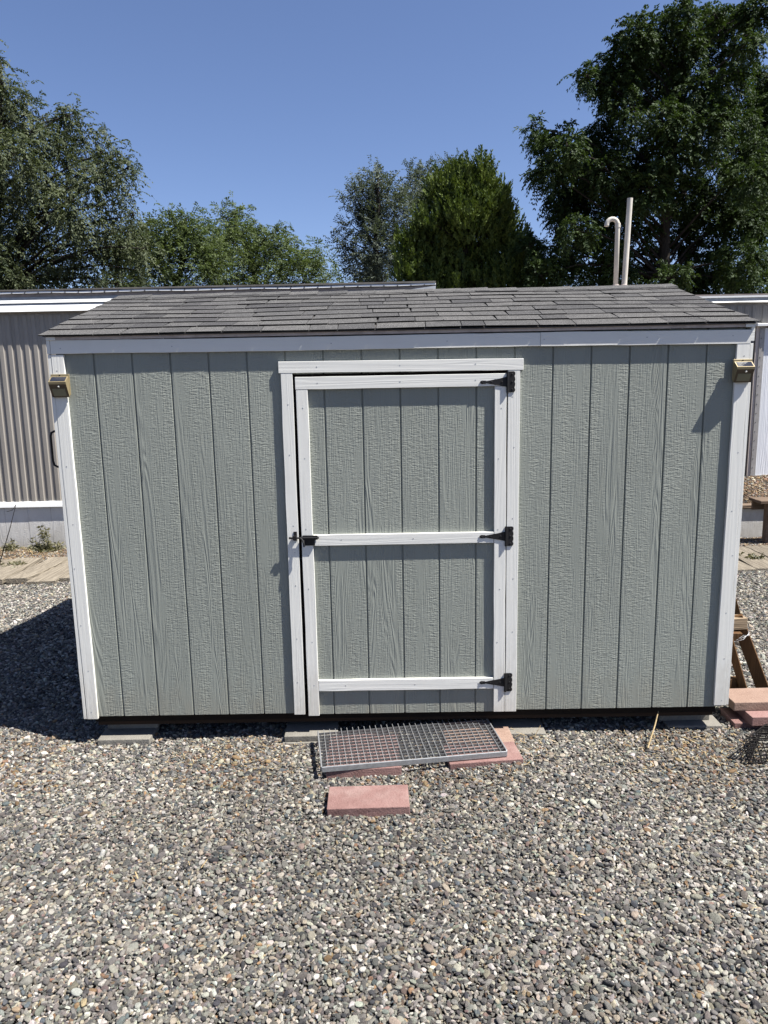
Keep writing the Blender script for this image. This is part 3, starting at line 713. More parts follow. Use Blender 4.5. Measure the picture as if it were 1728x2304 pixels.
# ------------------------------------------------------------------ solar lamps
def solar_lamp(cx, ztop, label):
    t_ = thing("solar_lamp", label, "lamp", (cx, TF - 0.0006, ztop - 0.12), 0, "solar lamps on the shed's corner trims")
    w = 0.049
    MB().box(-w, w, -0.008, 0, 0.012, 0.122).build("back_plate", M['brass'], t_, 0.001)
    mb = MB()                                       # wedge: panel slopes up to the plate, face slopes back to the foot
    pr_ = [(-0.0085, 0.004), (-0.014, 0.002), (-0.047, 0.070), (-0.049, 0.082), (-0.012, 0.110), (-0.0085, 0.110)]
    for x in (-0.046, 0.046): mb.v += [(x, y, z) for y, z in pr_]
    k = len(pr_); mb.f += [tuple(reversed(range(k))), tuple(range(k, 2 * k))] + [(i, (i + 1) % k, (i + 1) % k + k, i + k) for i in range(k)]
    mb.build("lamp_body", M['brass'], t_)
    def quad_on(a, b, u0, u1, x0, x1, th, nm, mt):   # a plate on the slope from a to b
        d = Vector((0, b[0] - a[0], b[1] - a[1])); nrm = Vector((0, d.z, -d.y)).normalized()
        if nrm.y > 0: nrm = -nrm
        if nm == "solar_panel" and nrm.z < 0: nrm = -nrm
        A = Vector((0, a[0], a[1])); mb = MB()
        P = [A + d * u0 + Vector((x0, 0, 0)), A + d * u0 + Vector((x1, 0, 0)), A + d * u1 + Vector((x1, 0, 0)), A + d * u1 + Vector((x0, 0, 0))]
        mb.hexa([p + nrm * 0.0003 for p in P] + [p + nrm * th for p in P]); return mb.build(nm, mt, t_)
    quad_on((-0.049, 0.082), (-0.012, 0.110), 0.10, 0.90, -0.040, 0.040, 0.0012, "solar_panel", M['solar'])
    quad_on((-0.014, 0.002), (-0.047, 0.070), 0.0, 1.0, -0.0457, 0.0457, 0.0010, "lamp_face", M['lampface'])
    quad_on((-0.014, 0.002), (-0.047, 0.070), 0.10, 0.66, -0.034, 0.034, 0.0022, "lamp_lens", M['lamplens'])
    mb = MB(); c = Vector((0.004, -0.0405, 0.0580)); nn = Vector((0, -0.88, -0.47))
    mb.tube([c, c + nn * 0.003, c + nn * 0.0055, c + nn * 0.0065], [0.0062, 0.0056, 0.0034, 0.0006], 10); mb.build("motion_sensor", M['sensor'], t_, smooth=True)
    MB().tube([(0, -0.0086, 0.1165), (0, -0.0105, 0.1165)], 0.0038, 8).build("hanging_screw", M['black'], t_)
    return t_
solar_lamp(-1.803, 2.110, "gold solar lamp on the left corner trim of the shed")
solar_lamp(1.807, 2.121, "gold solar lamp on the right corner trim of the shed")

# ------------------------------------------------------------------ leaning sawhorse at the right side
sw = thing("sawhorse", "brown wooden sawhorse leaning against the right side of the shed", "sawhorse", (2.05, 0.55, 0))
def plank3(a, b, w, th, wdir, nm, mt):
    a, b = Vector(a) - sw.location, Vector(b) - sw.location; t_ = (b - a); wv = Vector(wdir); wv = (wv - t_ * wv.dot(t_) / t_.length_squared).normalized(); nv = t_.cross(wv).normalized()
    P = [p + wv * sx * w / 2 + nv * sy * th / 2 for p in (a, b) for sx, sy in ((-1, -1), (1, -1), (1, 1), (-1, 1))]
    mb = MB(); mb.hexa(P); o = mb.build(nm, mt, sw, 0.0025)
    return o
Mw, Me = M['saw_wood'], M['saw_end']
plank3((2.345, 0.50, 0.0), (2.150, 0.56, 0.52), 0.075, 0.038, (1, -0.45, 0), "leg", Mw)
plank3((2.165, 0.36, 0.0), (2.045, 0.42, 0.42), 0.045, 0.036, (1, -0.45, 0), "leg", Mw)
plank3((2.300, 0.76, 0.30), (2.180, 0.78, 0.68), 0.060, 0.038, (1, -0.3, 0), "leg", Mw)
plank3((1.93, 0.55, 0.470), (2.205, 0.56, 0.480), 0.085, 0.075, (0, 1, 0), "beam", Me)
plank3((1.93, 0.51, 0.405), (2.165, 0.52, 0.400), 0.050, 0.055, (0, 1, 0.1), "beam", Mw)
plank3((1.93, 0.40, 0.09), (2.135, 0.41, 0.09), 0.045, 0.150, (0, 1, 0), "stretcher", Mw)
mb = MB()
for k in range(3):
    mb.tube([Vector((2.11 + .012 * k, 0.480 - .004 * k, 0.375 + .012 * k)) - sw.location, Vector((2.165, 0.475, 0.39 + .014 * k)) - sw.location, Vector((2.213, 0.50, 0.425 - .01 * k)) - sw.location, Vector((2.215, 0.56, 0.44)) - sw.location], 0.0018, 5)
mb.build("tie_wire", M['galv'], sw)
mb = MB(); bm = bmesh.new(); bmesh.ops.create_icosphere(bm, subdivisions=3, radius=1)
for v in bm.verts: v.co = Vector((v.co.x * 0.05, v.co.y * 0.10, v.co.z * 0.055)) * (1 + 0.1 * math.sin(v.co.x * 3 + v.co.y * 2))
me = bpy.data.meshes.new("round_stone"); bm.to_mesh(me); bm.free(); me.polygons.foreach_set("use_smooth", [True] * len(me.polygons)); me.materials.append(M['stone'])
o = bpy.data.objects.new("round_stone", me); COL.objects.link(o); o.location = (2.595, 1.44, 0.035)
tag(o, "large rounded stone on the gravel behind the leaning sawhorse", "stone")

# ------------------------------------------------------------------ black wire basket at the right edge
wb = thing("wire_basket", "black wire basket lying upside down on the gravel by the stacked pavers", "basket", (1.815, -0.362, 0.0))
Tp = [Vector(p) - wb.location for p in ((1.800, -0.315, 0.112), (2.42, -0.285, 0.120), (2.60, -0.085, 0.120), (2.022, -0.125, 0.112))]
Bt = [Vector(p) - wb.location for p in ((1.816, -0.362, 0.012), (2.46, -0.350, 0.012), (2.63, -0.060, 0.012), (2.000, -0.100, 0.012))]
mb = MB()
def wire(a, b, r=0.0030): mb.tube([a, b], r, 5)
for k in range(1, 9):                                   # close rods across the top
    u = k / 9; wire(Tp[0].lerp(Tp[3], u), Tp[1].lerp(Tp[2], u))
for i in range(4):
    j = (i + 1) % 4; n = 18 if i in (0, 2) else 7
    for k in range(n + 1):
        u = k / n; wire(Tp[i].lerp(Tp[j], u), Bt[i].lerp(Bt[j], u), 0.0026)
    for k in range(1, 6):
        u = k / 6; wire(Tp[i].lerp(Bt[i], u), Tp[j].lerp(Bt[j], u), 0.0026)
mb.build("wire_mesh", M['black_wire'], wb)["kind"] = 'stuff'
MB().tube(Tp + [Tp[0]], 0.0036, 6).build("rim", M['black_wire'], wb)
MB().tube(Bt + [Bt[0]], 0.0036, 6).build("rim", M['black_wire'], wb)

# ------------------------------------------------------------------ mobile homes
def ribbed(x0, x1, y, z0, z1, name, parent, pitch=0.1087, dep=0.018):
    """panels of trapezoid ribs, eight ribs to a sheet"""
    x = x0
    while x < x1 - 0.01:
        xe = min(x + pitch * 8, x1); pts = []; u = x
        while u < xe - 1e-4:
            for f, d in ((0.0, 0), (0.34, 0), (0.44, dep), (0.86, dep), (0.96, 0)):
                q = u + f * pitch
                if q < xe: pts.append((q, y - d))
            u += pitch
        pts.append((xe + 0.004, y))
        n = len(pts); V = [(a, b, z0) for a, b in pts] + [(a, b, z1) for a, b in pts]
        mb = MB(); mb.v = V; mb.f = [(i, i + 1, n + i + 1, n + i) for i in range(n - 1)]
        o = mb.build(name, M['rib'], parent)
        x = xe
mh = thing("mobile_home", "long low mobile home with grey ribbed siding behind the left of the shed", "mobile home", (0, 5.48, 0))
Y0 = 5.48
def inmh(o, par): o.location = -par.location; return o
class Part:
    pass
def home_part(par, mb, name, mat, **kw):
    mb.v = [(v[0] - par.location.x, v[1] - par.location.y, v[2] - par.location.z) for v in mb.v]
    return mb.build(name, mat, par, **kw)
xw0, xw1 = -10.0, 0.565
def ribbed_in(par, x0, x1, y, z0, z1):
    x = x0; pitch = 0.1087; dep = 0.013
    while x < x1 - 0.01:
        xe = min(x + pitch * 8, x1); pts = []; u = x
        while u < xe - 1e-4:
            for f, d in ((0.0, 0), (0.34, 0), (0.44, dep), (0.86, dep), (0.96, 0)):
                q = u + f * pitch
                if q < xe: pts.append((q, y - d))
            u += pitch
        pts.append((xe + 0.006, y - 0.003)); n = len(pts); mb = MB()
        mb.v = [(a, b, z0) for a, b in pts] + [(a, b, z1) for a, b in pts]
        mb.f = [(i, i + 1, n + i + 1, n + i) for i in range(n - 1)]
        home_part(par, mb, "ribbed_panel", M['rib']); x = xe
ribbed_in(mh, xw0, xw1, Y0, 0.60, 2.97)
home_part(mh, MB().box(xw0, xw1, Y0 + 0.004, Y0 + 4.2, 0.62, 3.10), "wall_core", M['rib'])
mb = MB(); mb.hexa([(xw0, Y0 - .095, 3.004), (xw1 + .02, Y0 - .095, 3.004), (xw1 + .02, Y0 + .003, 3.004), (xw0, Y0 + .003, 3.004), (xw0, Y0 - .047, 3.092), (xw1 + .02, Y0 - .047, 3.092), (xw1 + .02, Y0 + .003, 3.092), (xw0, Y0 + .003, 3.092)])
home_part(mh, mb, "eave_fascia", M['mh_white'], bevel=0.005, seg=2)
home_part(mh, MB().box(xw0, xw1 + .01, Y0 - 0.045, Y0 + 0.003, 3.0925, 3.1115), "eave_fascia", M['mh_grey'])  # grey strip coloured to stand for the shadow line above the white fascia
mb = MB(); mb.hexa([(xw0, Y0 - .058, 3.112), (xw1, Y0 - .058, 3.112), (xw1, Y0, 3.112), (xw0, Y0, 3.112), (xw0, Y0 - .036, 3.149), (xw1, Y0 - .036, 3.149), (xw1, Y0, 3.149), (xw0, Y0, 3.149)])
home_part(mh, mb, "gutter_lip", M['mh_white'])
home_part(mh, MB().box(xw0, xw1, Y0 - 0.022, Y0 + 0.02, 3.1495, 3.187), "flashing", M['mh_grey'])
home_part(mh, MB().box(xw0, xw1, Y0 - 0.018, Y0 + 0.02, 3.1875, 3.226), "roof_edge", M['mh_brown'])
mb = MB(); n = 24
for i in range(n + 1):                                   # screwed roof strip that curls up towards its right end
    u = i / n; x = xw0 + (xw1 + 0.0 - xw0) * u; z = 3.2275 + 0.004 * math.sin(i * 2.1) + max(0, (x + 1.2) / 1.8) ** 2 * 0.012
    mb.v += [(x, Y0 - 0.046, z), (x, Y0 - 0.042, z + 0.022), (x, Y0 + 0.0, z + 0.024)]
for i in range(n):
    for k in range(2): mb.f.append((i * 3 + k, i * 3 + 3 + k, i * 3 + 4 + k, i * 3 + 1 + k))
home_part(mh, mb, "screw_strip", M['mh_white'])
mb = MB(); mb.hexa([(xw0, Y0 - .05, 3.252), (xw1, Y0 - .05, 3.262), (xw1, Y0 + 4.3, 3.30), (xw0, Y0 + 4.3, 3.30), (xw0, Y0 - .045, 3.268), (xw1, Y0 - .045, 3.284), (xw1, Y0 + 4.3, 3.33), (xw0, Y0 + 4.3, 3.33)])
home_part(mh, mb, "roof", M['mh_dark'])
mb = MB(); x = xw0
while x < xw1 - 0.05:
    mb.tube([(x, Y0 - 0.0445, 3.2385), (x, Y0 - 0.0495, 3.2385)], 0.0085, 6); x += 0.165 + random.uniform(-0.004, 0.004)
home_part(mh, mb, "strip_screws", M['mh_dark'])["kind"] = 'stuff'
mb = MB(); mb.hexa([(xw1 - .42, Y0 - .07, 3.120), (xw1 - 0.01, Y0 - .09, 3.150), (xw1 - 0.01, Y0, 3.16), (xw1 - .42, Y0, 3.13), (xw1 - .44, Y0 - .05, 3.170), (xw1, Y0 - .06, 3.225), (xw1, Y0, 3.225), (xw1 - .44, Y0, 3.18)])
home_part(mh, mb, "bent_flashing", M['mh_grey'])
mb = MB(); nn = 90                                       # wavy bottom flange
for i in range(nn + 1):
    x = xw0 + (xw1 - xw0) * i / nn; w = 0.005 * math.sin(i * 1.9) + 0.003 * math.sin(i * 0.7)
    mb.v += [(x, Y0 - .040, 0.536), (x, Y0 - .036, 0.562), (x, Y0 - .020, 0.606 + w), (x, Y0 + .004, 0.606)]
for i in range(nn):
    for k in range(3): mb.f.append((i * 4 + k, i * 4 + 4 + k, i * 4 + 5 + k, i * 4 + 1 + k))
home_part(mh, mb, "bottom_flange", M['mh_white'])
xs_ = np.arange(xw0, xw1, 0.305); r0 = random.Random(2)
for a in xs_:
    b = min(a + 0.305, xw1)
    home_part(mh, MB().box(a + 0.0015, b - 0.0015, Y0 + 0.0 + r0.uniform(-.002, .002), Y0 + 0.02, -0.03, 0.555), "skirting_board", M['skirt'])

mb = MB(); r5 = random.Random(12)
for z in (0.70, 1.62, 2.28):
    x = xw0 + 0.07
    while x < xw1 - 0.05:
        mb.tube([(x, Y0 - 0.0005, z), (x, Y0 - 0.005, z)], 0.006, 6); x += 0.2174 * (1 if z < 1 else 2)
home_part(mh, mb, "panel_screws", M['mh_grey'])["kind"] = 'stuff'

mr = thing("mobile_home", "mobile home with storm panel and roof pipes behind the right of the shed", "mobile home", (0, 7.0, 0))
Y1 = 7.0; xa, xb = 1.2, 10.0
ribbed_in(mr, xa, 5.37, Y1, 0.50, 3.06); ribbed_in(mr, 5.37, xb, Y1, 2.79, 3.06)
home_part(mr, MB().box(xa, xb, Y1 + 0.004, Y1 + 4.0, 0.40, 3.16), "wall_core", M['rib'])
home_part(mr, MB().box(xa, xb, Y1 - 0.05, Y1 + 0.003, 3.175, 3.20), "roof_strip", M['mh_white'])
home_part(mr, MB().box(xa, xb, Y1 - 0.03, Y1 + 0.003, 3.125, 3.1745), "eave_fascia", M['mh_grey'])
for a, b in ((xa, 3.2), (3.204, 5.02), (5.024, 7.0), (7.004, xb)):
    mb = MB(); nn = 10
    for i in range(nn + 1):
        u = i / nn; x = a + (b - a) * u; s = 0.016 * math.sin(u * PI)
        mb.v += [(x, Y1 - .075, 3.108 - s * .6), (x, Y1 - .055, 3.122), (x, Y1, 3.122), (x, Y1, 3.10)]
    for i in range(nn):
        for k in range(3): mb.f.append((i * 4 + k, i * 4 + 4 + k, i * 4 + 5 + k, i * 4 + 1 + k))
    home_part(mr, mb, "gutter_lip", M['mh_white'])
mb = MB(); mb.hexa([(xa, Y1 - .05, 3.202), (xb, Y1 - .05, 3.202), (xb, Y1 + 4.1, 3.25), (xa, Y1 + 4.1, 3.25), (xa, Y1 - .05, 3.222), (xb, Y1 - .05, 3.222), (xb, Y1 + 4.1, 3.33), (xa, Y1 + 4.1, 3.33)])
home_part(mr, mb, "roof", M['mh_brown'])
home_part(mr, MB().box(5.30, 7.2, Y1 - 0.12, Y1 - 0.0185, 2.76, 2.80), "panel_hood", M['mh_white'], bevel=0.004)
home_part(mr, MB().box(5.325, 5.372, Y1 - 0.045, Y1 - 0.0185, 0.55, 2.759), "corner_flashing", M['tan_metal'])
sp = home_part(mr, MB().box(5.45, 7.0, Y1 - 0.035, Y1 - 0.019, 0.585, 2.74), "storm_panel", M['frost'])
for (a, b, c, d) in ((5.3725, 5.415, 0.55, 2.758), (5.4155, 5.449, 0.585, 2.758), (7.0, 7.06, 0.55, 2.758)):
    MB().box(a, b, -0.058 if a < 5.4 else -0.048, -0.019, c, d).build("panel_frame", M['alu'], sp).location = (0, 0, 0)
MB().box(5.4155, 7.0, -0.05, -0.019, 0.55, 0.5845).build("panel_frame", M['alu'], sp)
mb = MB()
for k in range(16): mb.tube([(5.394, -0.0582, 0.7 + k * 0.135), (5.394, -0.061, 0.7 + k * 0.135)], 0.007, 6)
sc_ = mb.build("frame_screws", M['mh_dark'], sp); sc_["kind"] = 'stuff'
for k in range(9):
    home_part(mr, MB().box(xa + k * 0.305 + .0015, xa + (k + 1) * 0.305 - .0015, Y1 - 0.002, Y1 + 0.02, -0.03, 0.495), "skirting_board", M['skirt'])
# the two roof pipes
gp = [(3.576, 8.0, 3.22), (3.576, 8.0, 4.41)] + [(3.4895 + 0.0865 * math.cos(a), 8.0, 4.41 + 0.0865 * math.sin(a) * 1.05) for a in np.linspace(0.25, PI, 9)] + [(3.402, 8.0, 4.395)]
home_part(mr, MB().tube(gp, 0.036, 14), "vent_pipe", M['pvc'], smooth=True)
home_part(mr, MB().tube([(3.576, 8.0, 4.37), (3.576, 8.0, 4.435)], 0.043, 14), "pipe_collar", M['pvc'])
home_part(mr, MB().tube([(3.701, 8.0, 3.22), (3.752, 8.0, 4.80)], 0.042, 14), "vent_pipe", M['pvc'])
for x in (3.576, 3.703): home_part(mr, MB().tube([(x, 8.0, 3.2), (x, 8.0, 3.46), (x, 8.0, 3.52)], [0.085, 0.08, 0.047], 12), "pipe_boot", M['mh_brown'])

# ------------------------------------------------------------------ retaining wall, bench and plank walk
rw = thing("retaining_wall", "low white retaining wall of the raised bed behind the bench", "wall", (4.0, 5.36, 0))
MB().box(-0.3, 5.5, -0.05, 0, -0.03, 0.372).build("wall_face", M['skirt'], rw)
MB().box(-0.3, 5.5, -0.085, 0.04, 0.373, 0.425).build("cap_timber", M['bench_wood'], rw, 0.006)
be = thing("wooden_bench", "weathered wooden workbench with lower shelf before the white retaining wall", "bench", (4.46, 4.80, 0))
for k in range(2): MB().box(-0.01 + k * .004, 1.7, k * 0.158, k * 0.158 + 0.150, 0.515, 0.553).build("top_plank", M['bench_wood'], be, 0.005)
MB().box(0.03, 1.65, 0.27, 0.305, 0.40, 0.514).build("apron", M['bench_wood'], be, 0.003)
MB().box(0.13, 0.22, 0.10, 0.19, -0.02, 0.514).build("leg", M['bench_wood'], be, 0.004)
MB().box(1.45, 1.54, 0.10, 0.19, -0.02, 0.514).build("leg", M['bench_wood'], be, 0.004)
MB().prism([(0.12, 0.36), (0.52, -0.02), (0.62, -0.02), (0.20, 0.40)], 0.055, 0.098).build("brace", M['bench_wood'], be)
MB().box(0.13, 1.6, 0.0, 0.054, 0.325, 0.355).build("shelf_plank", M['bench_wood'], be, 0.003)
bw = thing("plank_walk", "walk of short weathered planks laid side by side across the gravel behind the shed", "boardwalk", (0, 4.05, 0))
rb = random.Random(9)
x = -7.4
while x < 7.6:
    w = rb.uniform(0.27, 0.35)
    if not (-2.9 < x < 2.6):
        y0 = -0.50 + rb.uniform(-0.06, 0.06); y1 = 0.53 + rb.uniform(-0.06, 0.06); th = 0.026 + rb.uniform(0, 0.034); n = 7; mb = MB(); sk = rb.uniform(-0.05, 0.05)
        for i in range(n + 1):
            u = i / n; yy = y0 + (y1 - y0) * u; dx = sk * u; e0, e1 = rb.uniform(-.010, .010), rb.uniform(-.010, .010); zt = th + 0.004 * math.sin(u * 5 + x)
            mb.v += [(x + dx + e0, yy, 0.0), (x + w - 0.020 + dx + e1, yy, 0.0), (x + w - 0.020 + dx + e1, yy, zt), (x + dx + e0, yy, zt - 0.004)]
        for i in range(n):
            for k in range(4): mb.f.append((i * 4 + (k + 1) % 4, i * 4 + k, i * 4 + 4 + k, i * 4 + 4 + (k + 1) % 4))
        mb.f += [(0, 1, 2, 3), (n * 4 + 3, n * 4 + 2, n * 4 + 1, n * 4)]
        mb.build("plank", M['grey_plank'], bw, 0.003)
    x += w

# ------------------------------------------------------------------ foliage
def unit(a): return a / np.maximum(np.linalg.norm(a, axis=-1, keepdims=True), 1e-9)
def fronds(P, Dv, L, droop, pairs, ll, lw, up=0.0, spread=0.55):
    """compound leaves: leaflets in pairs along drooping ribs -> quads (n*pairs*2, 4, 3)"""
    n = len(P); t_ = (np.arange(pairs) + 0.5) / pairs
    L = np.asarray(L)[:, None, None]; T = t_[None, :, None]
    g = np.array([0, 0, -1.0])
    pos = P[:, None] + Dv[:, None] * L * T + g * (droop * L * T * T)
    tan = unit(Dv[:, None] + g * (2 * droop * T))
    ref = rng.normal(0, 0.45, (n, 3)) + np.array([0, 0, 1.0])
    side = unit(np.cross(Dv, ref))[:, None]
    out = []
    for sg in (-1, 1):
        d = unit(side * sg * spread + tan * 0.55 + g * (0.25 - up) + rng.normal(0, 0.16, (n, pairs, 3)))
        wv = unit(tan - d * np.sum(tan * d, -1, keepdims=True) + rng.normal(0, 0.25, (n, pairs, 3)))
        l_ = ll * rng.uniform(0.75, 1.2, (n, pairs, 1)) ; w_ = lw * rng.uniform(0.8, 1.2, (n, pairs, 1))
        a = pos; b = pos + d * l_ * 0.5; c = pos + d * l_
        out.append(np.stack([a, b - wv * w_ / 2, c, b + wv * w_ / 2], 2))
    return np.concatenate(out, 1).reshape(-1, 4, 3)

def tree(name, label, base, lobes, style, mat, trunk_r, fork, group=None, limb_r=0.05, crest=None):
    """lobes: (centre, radius) in metres; limbs run from the trunk to each of them"""
    base = Vector(base)
    T = thing(name, label, "tree", base, 0, group)
    r = random.Random(len(lobes) * 31 + int(base.x * 10))
    mb = MB(); fk = Vector(fork) - base
    cen = [Vector(c) - base for c, _ in lobes]; top = max(cen, key=lambda c: c.z) if crest is None else Vector(crest) - base
    spine = [Vector((0, 0, -0.2)), fk * 0.35 + Vector((0.05, 0.03, 0)), fk, fk.lerp(top, 0.4) + Vector((r.uniform(-.2, .2), 0, 0)), fk.lerp(top, 0.75), top]
    mb.tube(spine, [trunk_r, trunk_r * 0.85, trunk_r * 0.72, trunk_r * 0.5, trunk_r * 0.3, trunk_r * 0.12], 9)
    for c in cen:
        z = min(max(fk.z * 0.8, c.z - 0.55 * math.hypot(c.x - fk.x, c.y - fk.y) - 0.25), top.z)
        q = [p for p in spine]; s0 = spine[2]
        for a, b in zip(spine[1:-1], spine[2:]):
            if a.z <= z <= b.z and b.z > a.z: s0 = a.lerp(b, (z - a.z) / (b.z - a.z)); break
        if (c - s0).length < 0.25: continue
        m1 = s0.lerp(c, 0.4) + Vector((r.uniform(-.15, .15), r.uniform(-.15, .15), 0.10 * (c - s0).length)); m2 = s0.lerp(c, 0.75) + Vector((r.uniform(-.12, .12), r.uniform(-.12, .12), 0.08 * (c - s0).length))
        mb.tube([s0, m1, m2, c], [limb_r, limb_r * 0.75, limb_r * 0.5, limb_r * 0.25], 6)
    for c, (_, R) in zip(cen, lobes):
        for _ in range(style.get('twigs', 5)):
            d = Vector((r.gauss(0, 1), r.gauss(0, 1), r.gauss(0.25, 0.8))).normalized() * R * r.uniform(0.6, 1.0)
            mb.tube([c - d * 0.2, c + d * 0.5 + Vector((0, 0, 0.05)), c + d], [limb_r * 0.32, limb_r * 0.2, limb_r * 0.09], 5)
    mb.build("trunk", M['bark'], T, smooth=True)
    Q = []; VV = []
    bs = np.array(base)
    for c, R in lobes:
        c = np.array(c) - bs
        n_s = max(4, int(style['sprigs'] * R * R)); per = style['per']
        d = unit(rng.normal(0, 1, (n_s, 3))); rad = R * rng.uniform(0.15, 1.0, (n_s, 1)) ** 0.5
        sc_ = c + d * rad * np.array([1.0, 1.0, style.get('flat', 0.85)])
        csh = rng.normal(0, 0.16, n_s)
        P = np.repeat(sc_, per, 0) + rng.normal(0, style['clump'], (n_s * per, 3))
        Dv = np.repeat(d, per, 0) * style['outw'] + rng.normal(0, style['rand'], (n_s * per, 3)) + np.array([0, 0, style['lift']])
        Dv = unit(Dv)
        q = fronds(P, Dv, rng.uniform(*style['len'], n_s * per), style['droop'], style['pairs'], style['ll'], style['lw'], style.get('up', 0.0), style.get('spread', 0.55))
        Q.append(q); VV.append(np.repeat(np.clip(0.5 + np.repeat(csh, per) + rng.normal(0, 0.18, n_s * per), 0, 1), style['pairs'] * 2))
    Q = np.concatenate(Q); VV = np.clip(np.concatenate(VV) + rng.normal(0, 0.1, len(Q)), 0, 1)
    np_mesh("crown", Q.reshape(-1, 3), np.arange(len(Q) * 4).reshape(-1, 4), mat, T, VV)
    return T

def lob(Y, items, spread=1.0, scale=1.0):
    out = []
    r = random.Random(len(items))
    for it in items:
        px, py, rp = it[:3]; y = Y + (it[3] if len(it) > 3 else r.uniform(-spread, spread))
        out.append((tuple(at(px, py, y)), rp * scale * (y - CAM.y) / FPX))
    return out

LOC = dict(sprigs=400, per=5, clump=0.06, outw=0.85, rand=0.4, lift=0.2, len=(0.14, 0.28), droop=0.70, pairs=6, ll=0.072, lw=0.034, twigs=6)
M['lf_locust'] = mat_leaf("dark locust leaf", (0.010, 0.021, 0.005), (0.036, 0.056, 0.013), 0.22, 0.012)
M['lf_elm'] = mat_leaf("dusty elm leaf", (0.020, 0.030, 0.013), (0.084, 0.098, 0.050), 0.22, 0.012)
M['lf_far'] = mat_leaf("fresh locust leaf", (0.036, 0.054, 0.018), (0.092, 0.118, 0.046), 0.30, 0.012)
M['lf_olive'] = mat_leaf("grey olive leaf", (0.034, 0.046, 0.032), (0.105, 0.122, 0.094), 0.2, 0.012)
M['lf_jun'] = mat_leaf("olive juniper spray", (0.019, 0.036, 0.007), (0.096, 0.126, 0.026), 0.15, 0.012)

items = [(1533, 28, 30), (1490, 62, 42), (1436, 78, 42), (1403, 118, 38), (1452, 125, 48), (1322, 175, 26), (1350, 168, 36), (1385, 205, 36), (1352, 215, 24), (1372, 250, 20), (1400, 178, 40),
         (1526, 118, 52), (1580, 66, 44), (1612, 40, 26), (1652, 62, 44), (1690, 28, 36), (1722, 10, 34), (1634, 145, 46), (1690, 90, 28), (1472, 195, 56), (1562, 205, 56), (1634, 200, 44), (1664, 160, 22), (1420, 250, 26),
         (1490, 262, 44), (1580, 300, 58), (1512, 345, 58), (1440, 300, 20), (1600, 250, 44),
         (1205, 285, 18), (1213, 315, 24), (1240, 325, 32), (1280, 300, 16), (1275, 335, 36), (1345, 305, 34), (1375, 315, 30), (1315, 355, 46), (1240, 380, 36), (1222, 400, 26), (1285, 410, 52), (1360, 385, 52), (1270, 455, 40), (1330, 450, 46), (1262, 490, 30),
         (1420, 370, 46), (1460, 430, 50), (1640, 345, 48), (1616, 415, 60), (1540, 440, 56), (1690, 400, 52), (1598, 490, 58), (1670, 490, 58), (1400, 450, 40), (1526, 525, 46), (1725, 470, 50),
         (1580, 590, 56), (1670, 590, 60), (1455, 590, 44), (1510, 630, 40), (1290, 555, 46), (1345, 612, 42), (1240, 585, 44), (1190, 560, 32), (1215, 620, 44), (1290, 630, 46), (1400, 620, 34), (1620, 645, 50), (1700, 650, 50), (1560, 660, 40), (1720, 560, 50), (1340, 520, 36), (1440, 520, 34), (1300, 520, 36), (1380, 560, 40), (1395, 490, 34), (1440, 400, 36), (1690, 470, 46), (1650, 270, 40), (1705, 320, 34)]
tree("locust_tree", "tall dark green locust tree with drooping leaves behind the two roof pipes", at(1500, 860, 12.2).to_tuple()[:2] + (0,), lob(12.2, items, 1.2, 0.86), LOC, M['lf_locust'], 0.15, tuple(at(1496, 520, 12.2)), limb_r=0.03, crest=tuple(at(1545, 60, 12.2)))
items = [(1722, 165, 22), (1740, 200, 40), (1715, 225, 26), (1735, 260, 40), (1712, 300, 30), (1745, 330, 60), (1760, 250, 70), (1800, 330, 90), (1780, 430, 80), (1860, 420, 100), (1740, 400, 40)]
tree("locust_tree", "second locust tree cut off by the right edge of the photo", at(1840, 860, 15).to_tuple()[:2] + (0,), lob(15, items, 1.0), LOC, M['lf_locust'], 0.2, tuple(at(1835, 560, 15)), limb_r=0.03)

ELM = dict(sprigs=125, per=6, clump=0.13, outw=0.55, rand=0.6, lift=-0.15, len=(0.25, 0.55), droop=0.6, pairs=9, ll=0.075, lw=0.034, twigs=5, flat=0.95)
items = [(0, 140, 22), (-25, 175, 45), (5, 190, 30), (-60, 220, 70), (50, 220, 26), (10, 265, 50), (60, 255, 26), (75, 300, 44), (95, 268, 16), (150, 262, 26), (165, 255, 16), (130, 300, 40), (185, 320, 44), (230, 345, 32), (262, 352, 22), (288, 378, 20), (300, 395, 12), (215, 395, 54),
         (270, 415, 22), (120, 380, 70), (20, 360, 80), (-80, 330, 100), (190, 470, 64), (255, 460, 30), (90, 480, 84), (-20, 480, 100), (-130, 450, 110), (250, 520, 50), (300, 485, 18), (312, 520, 22), (330, 560, 22), (290, 560, 40), (170, 560, 66), (60, 590, 84), (-60, 600, 100), (130, 640, 50), (200, 640, 34), (262, 640, 30), (20, 650, 70), (230, 580, 34), (320, 610, 20)]
tree("elm_tree", "big elm with dusty hanging twigs at the left edge of the photo", at(-40, 860, 13.5).to_tuple()[:2] + (0,), lob(13.5, items, 1.2, 0.79), ELM, M['lf_elm'], 0.32, tuple(at(-20, 560, 13.5)), limb_r=0.04)

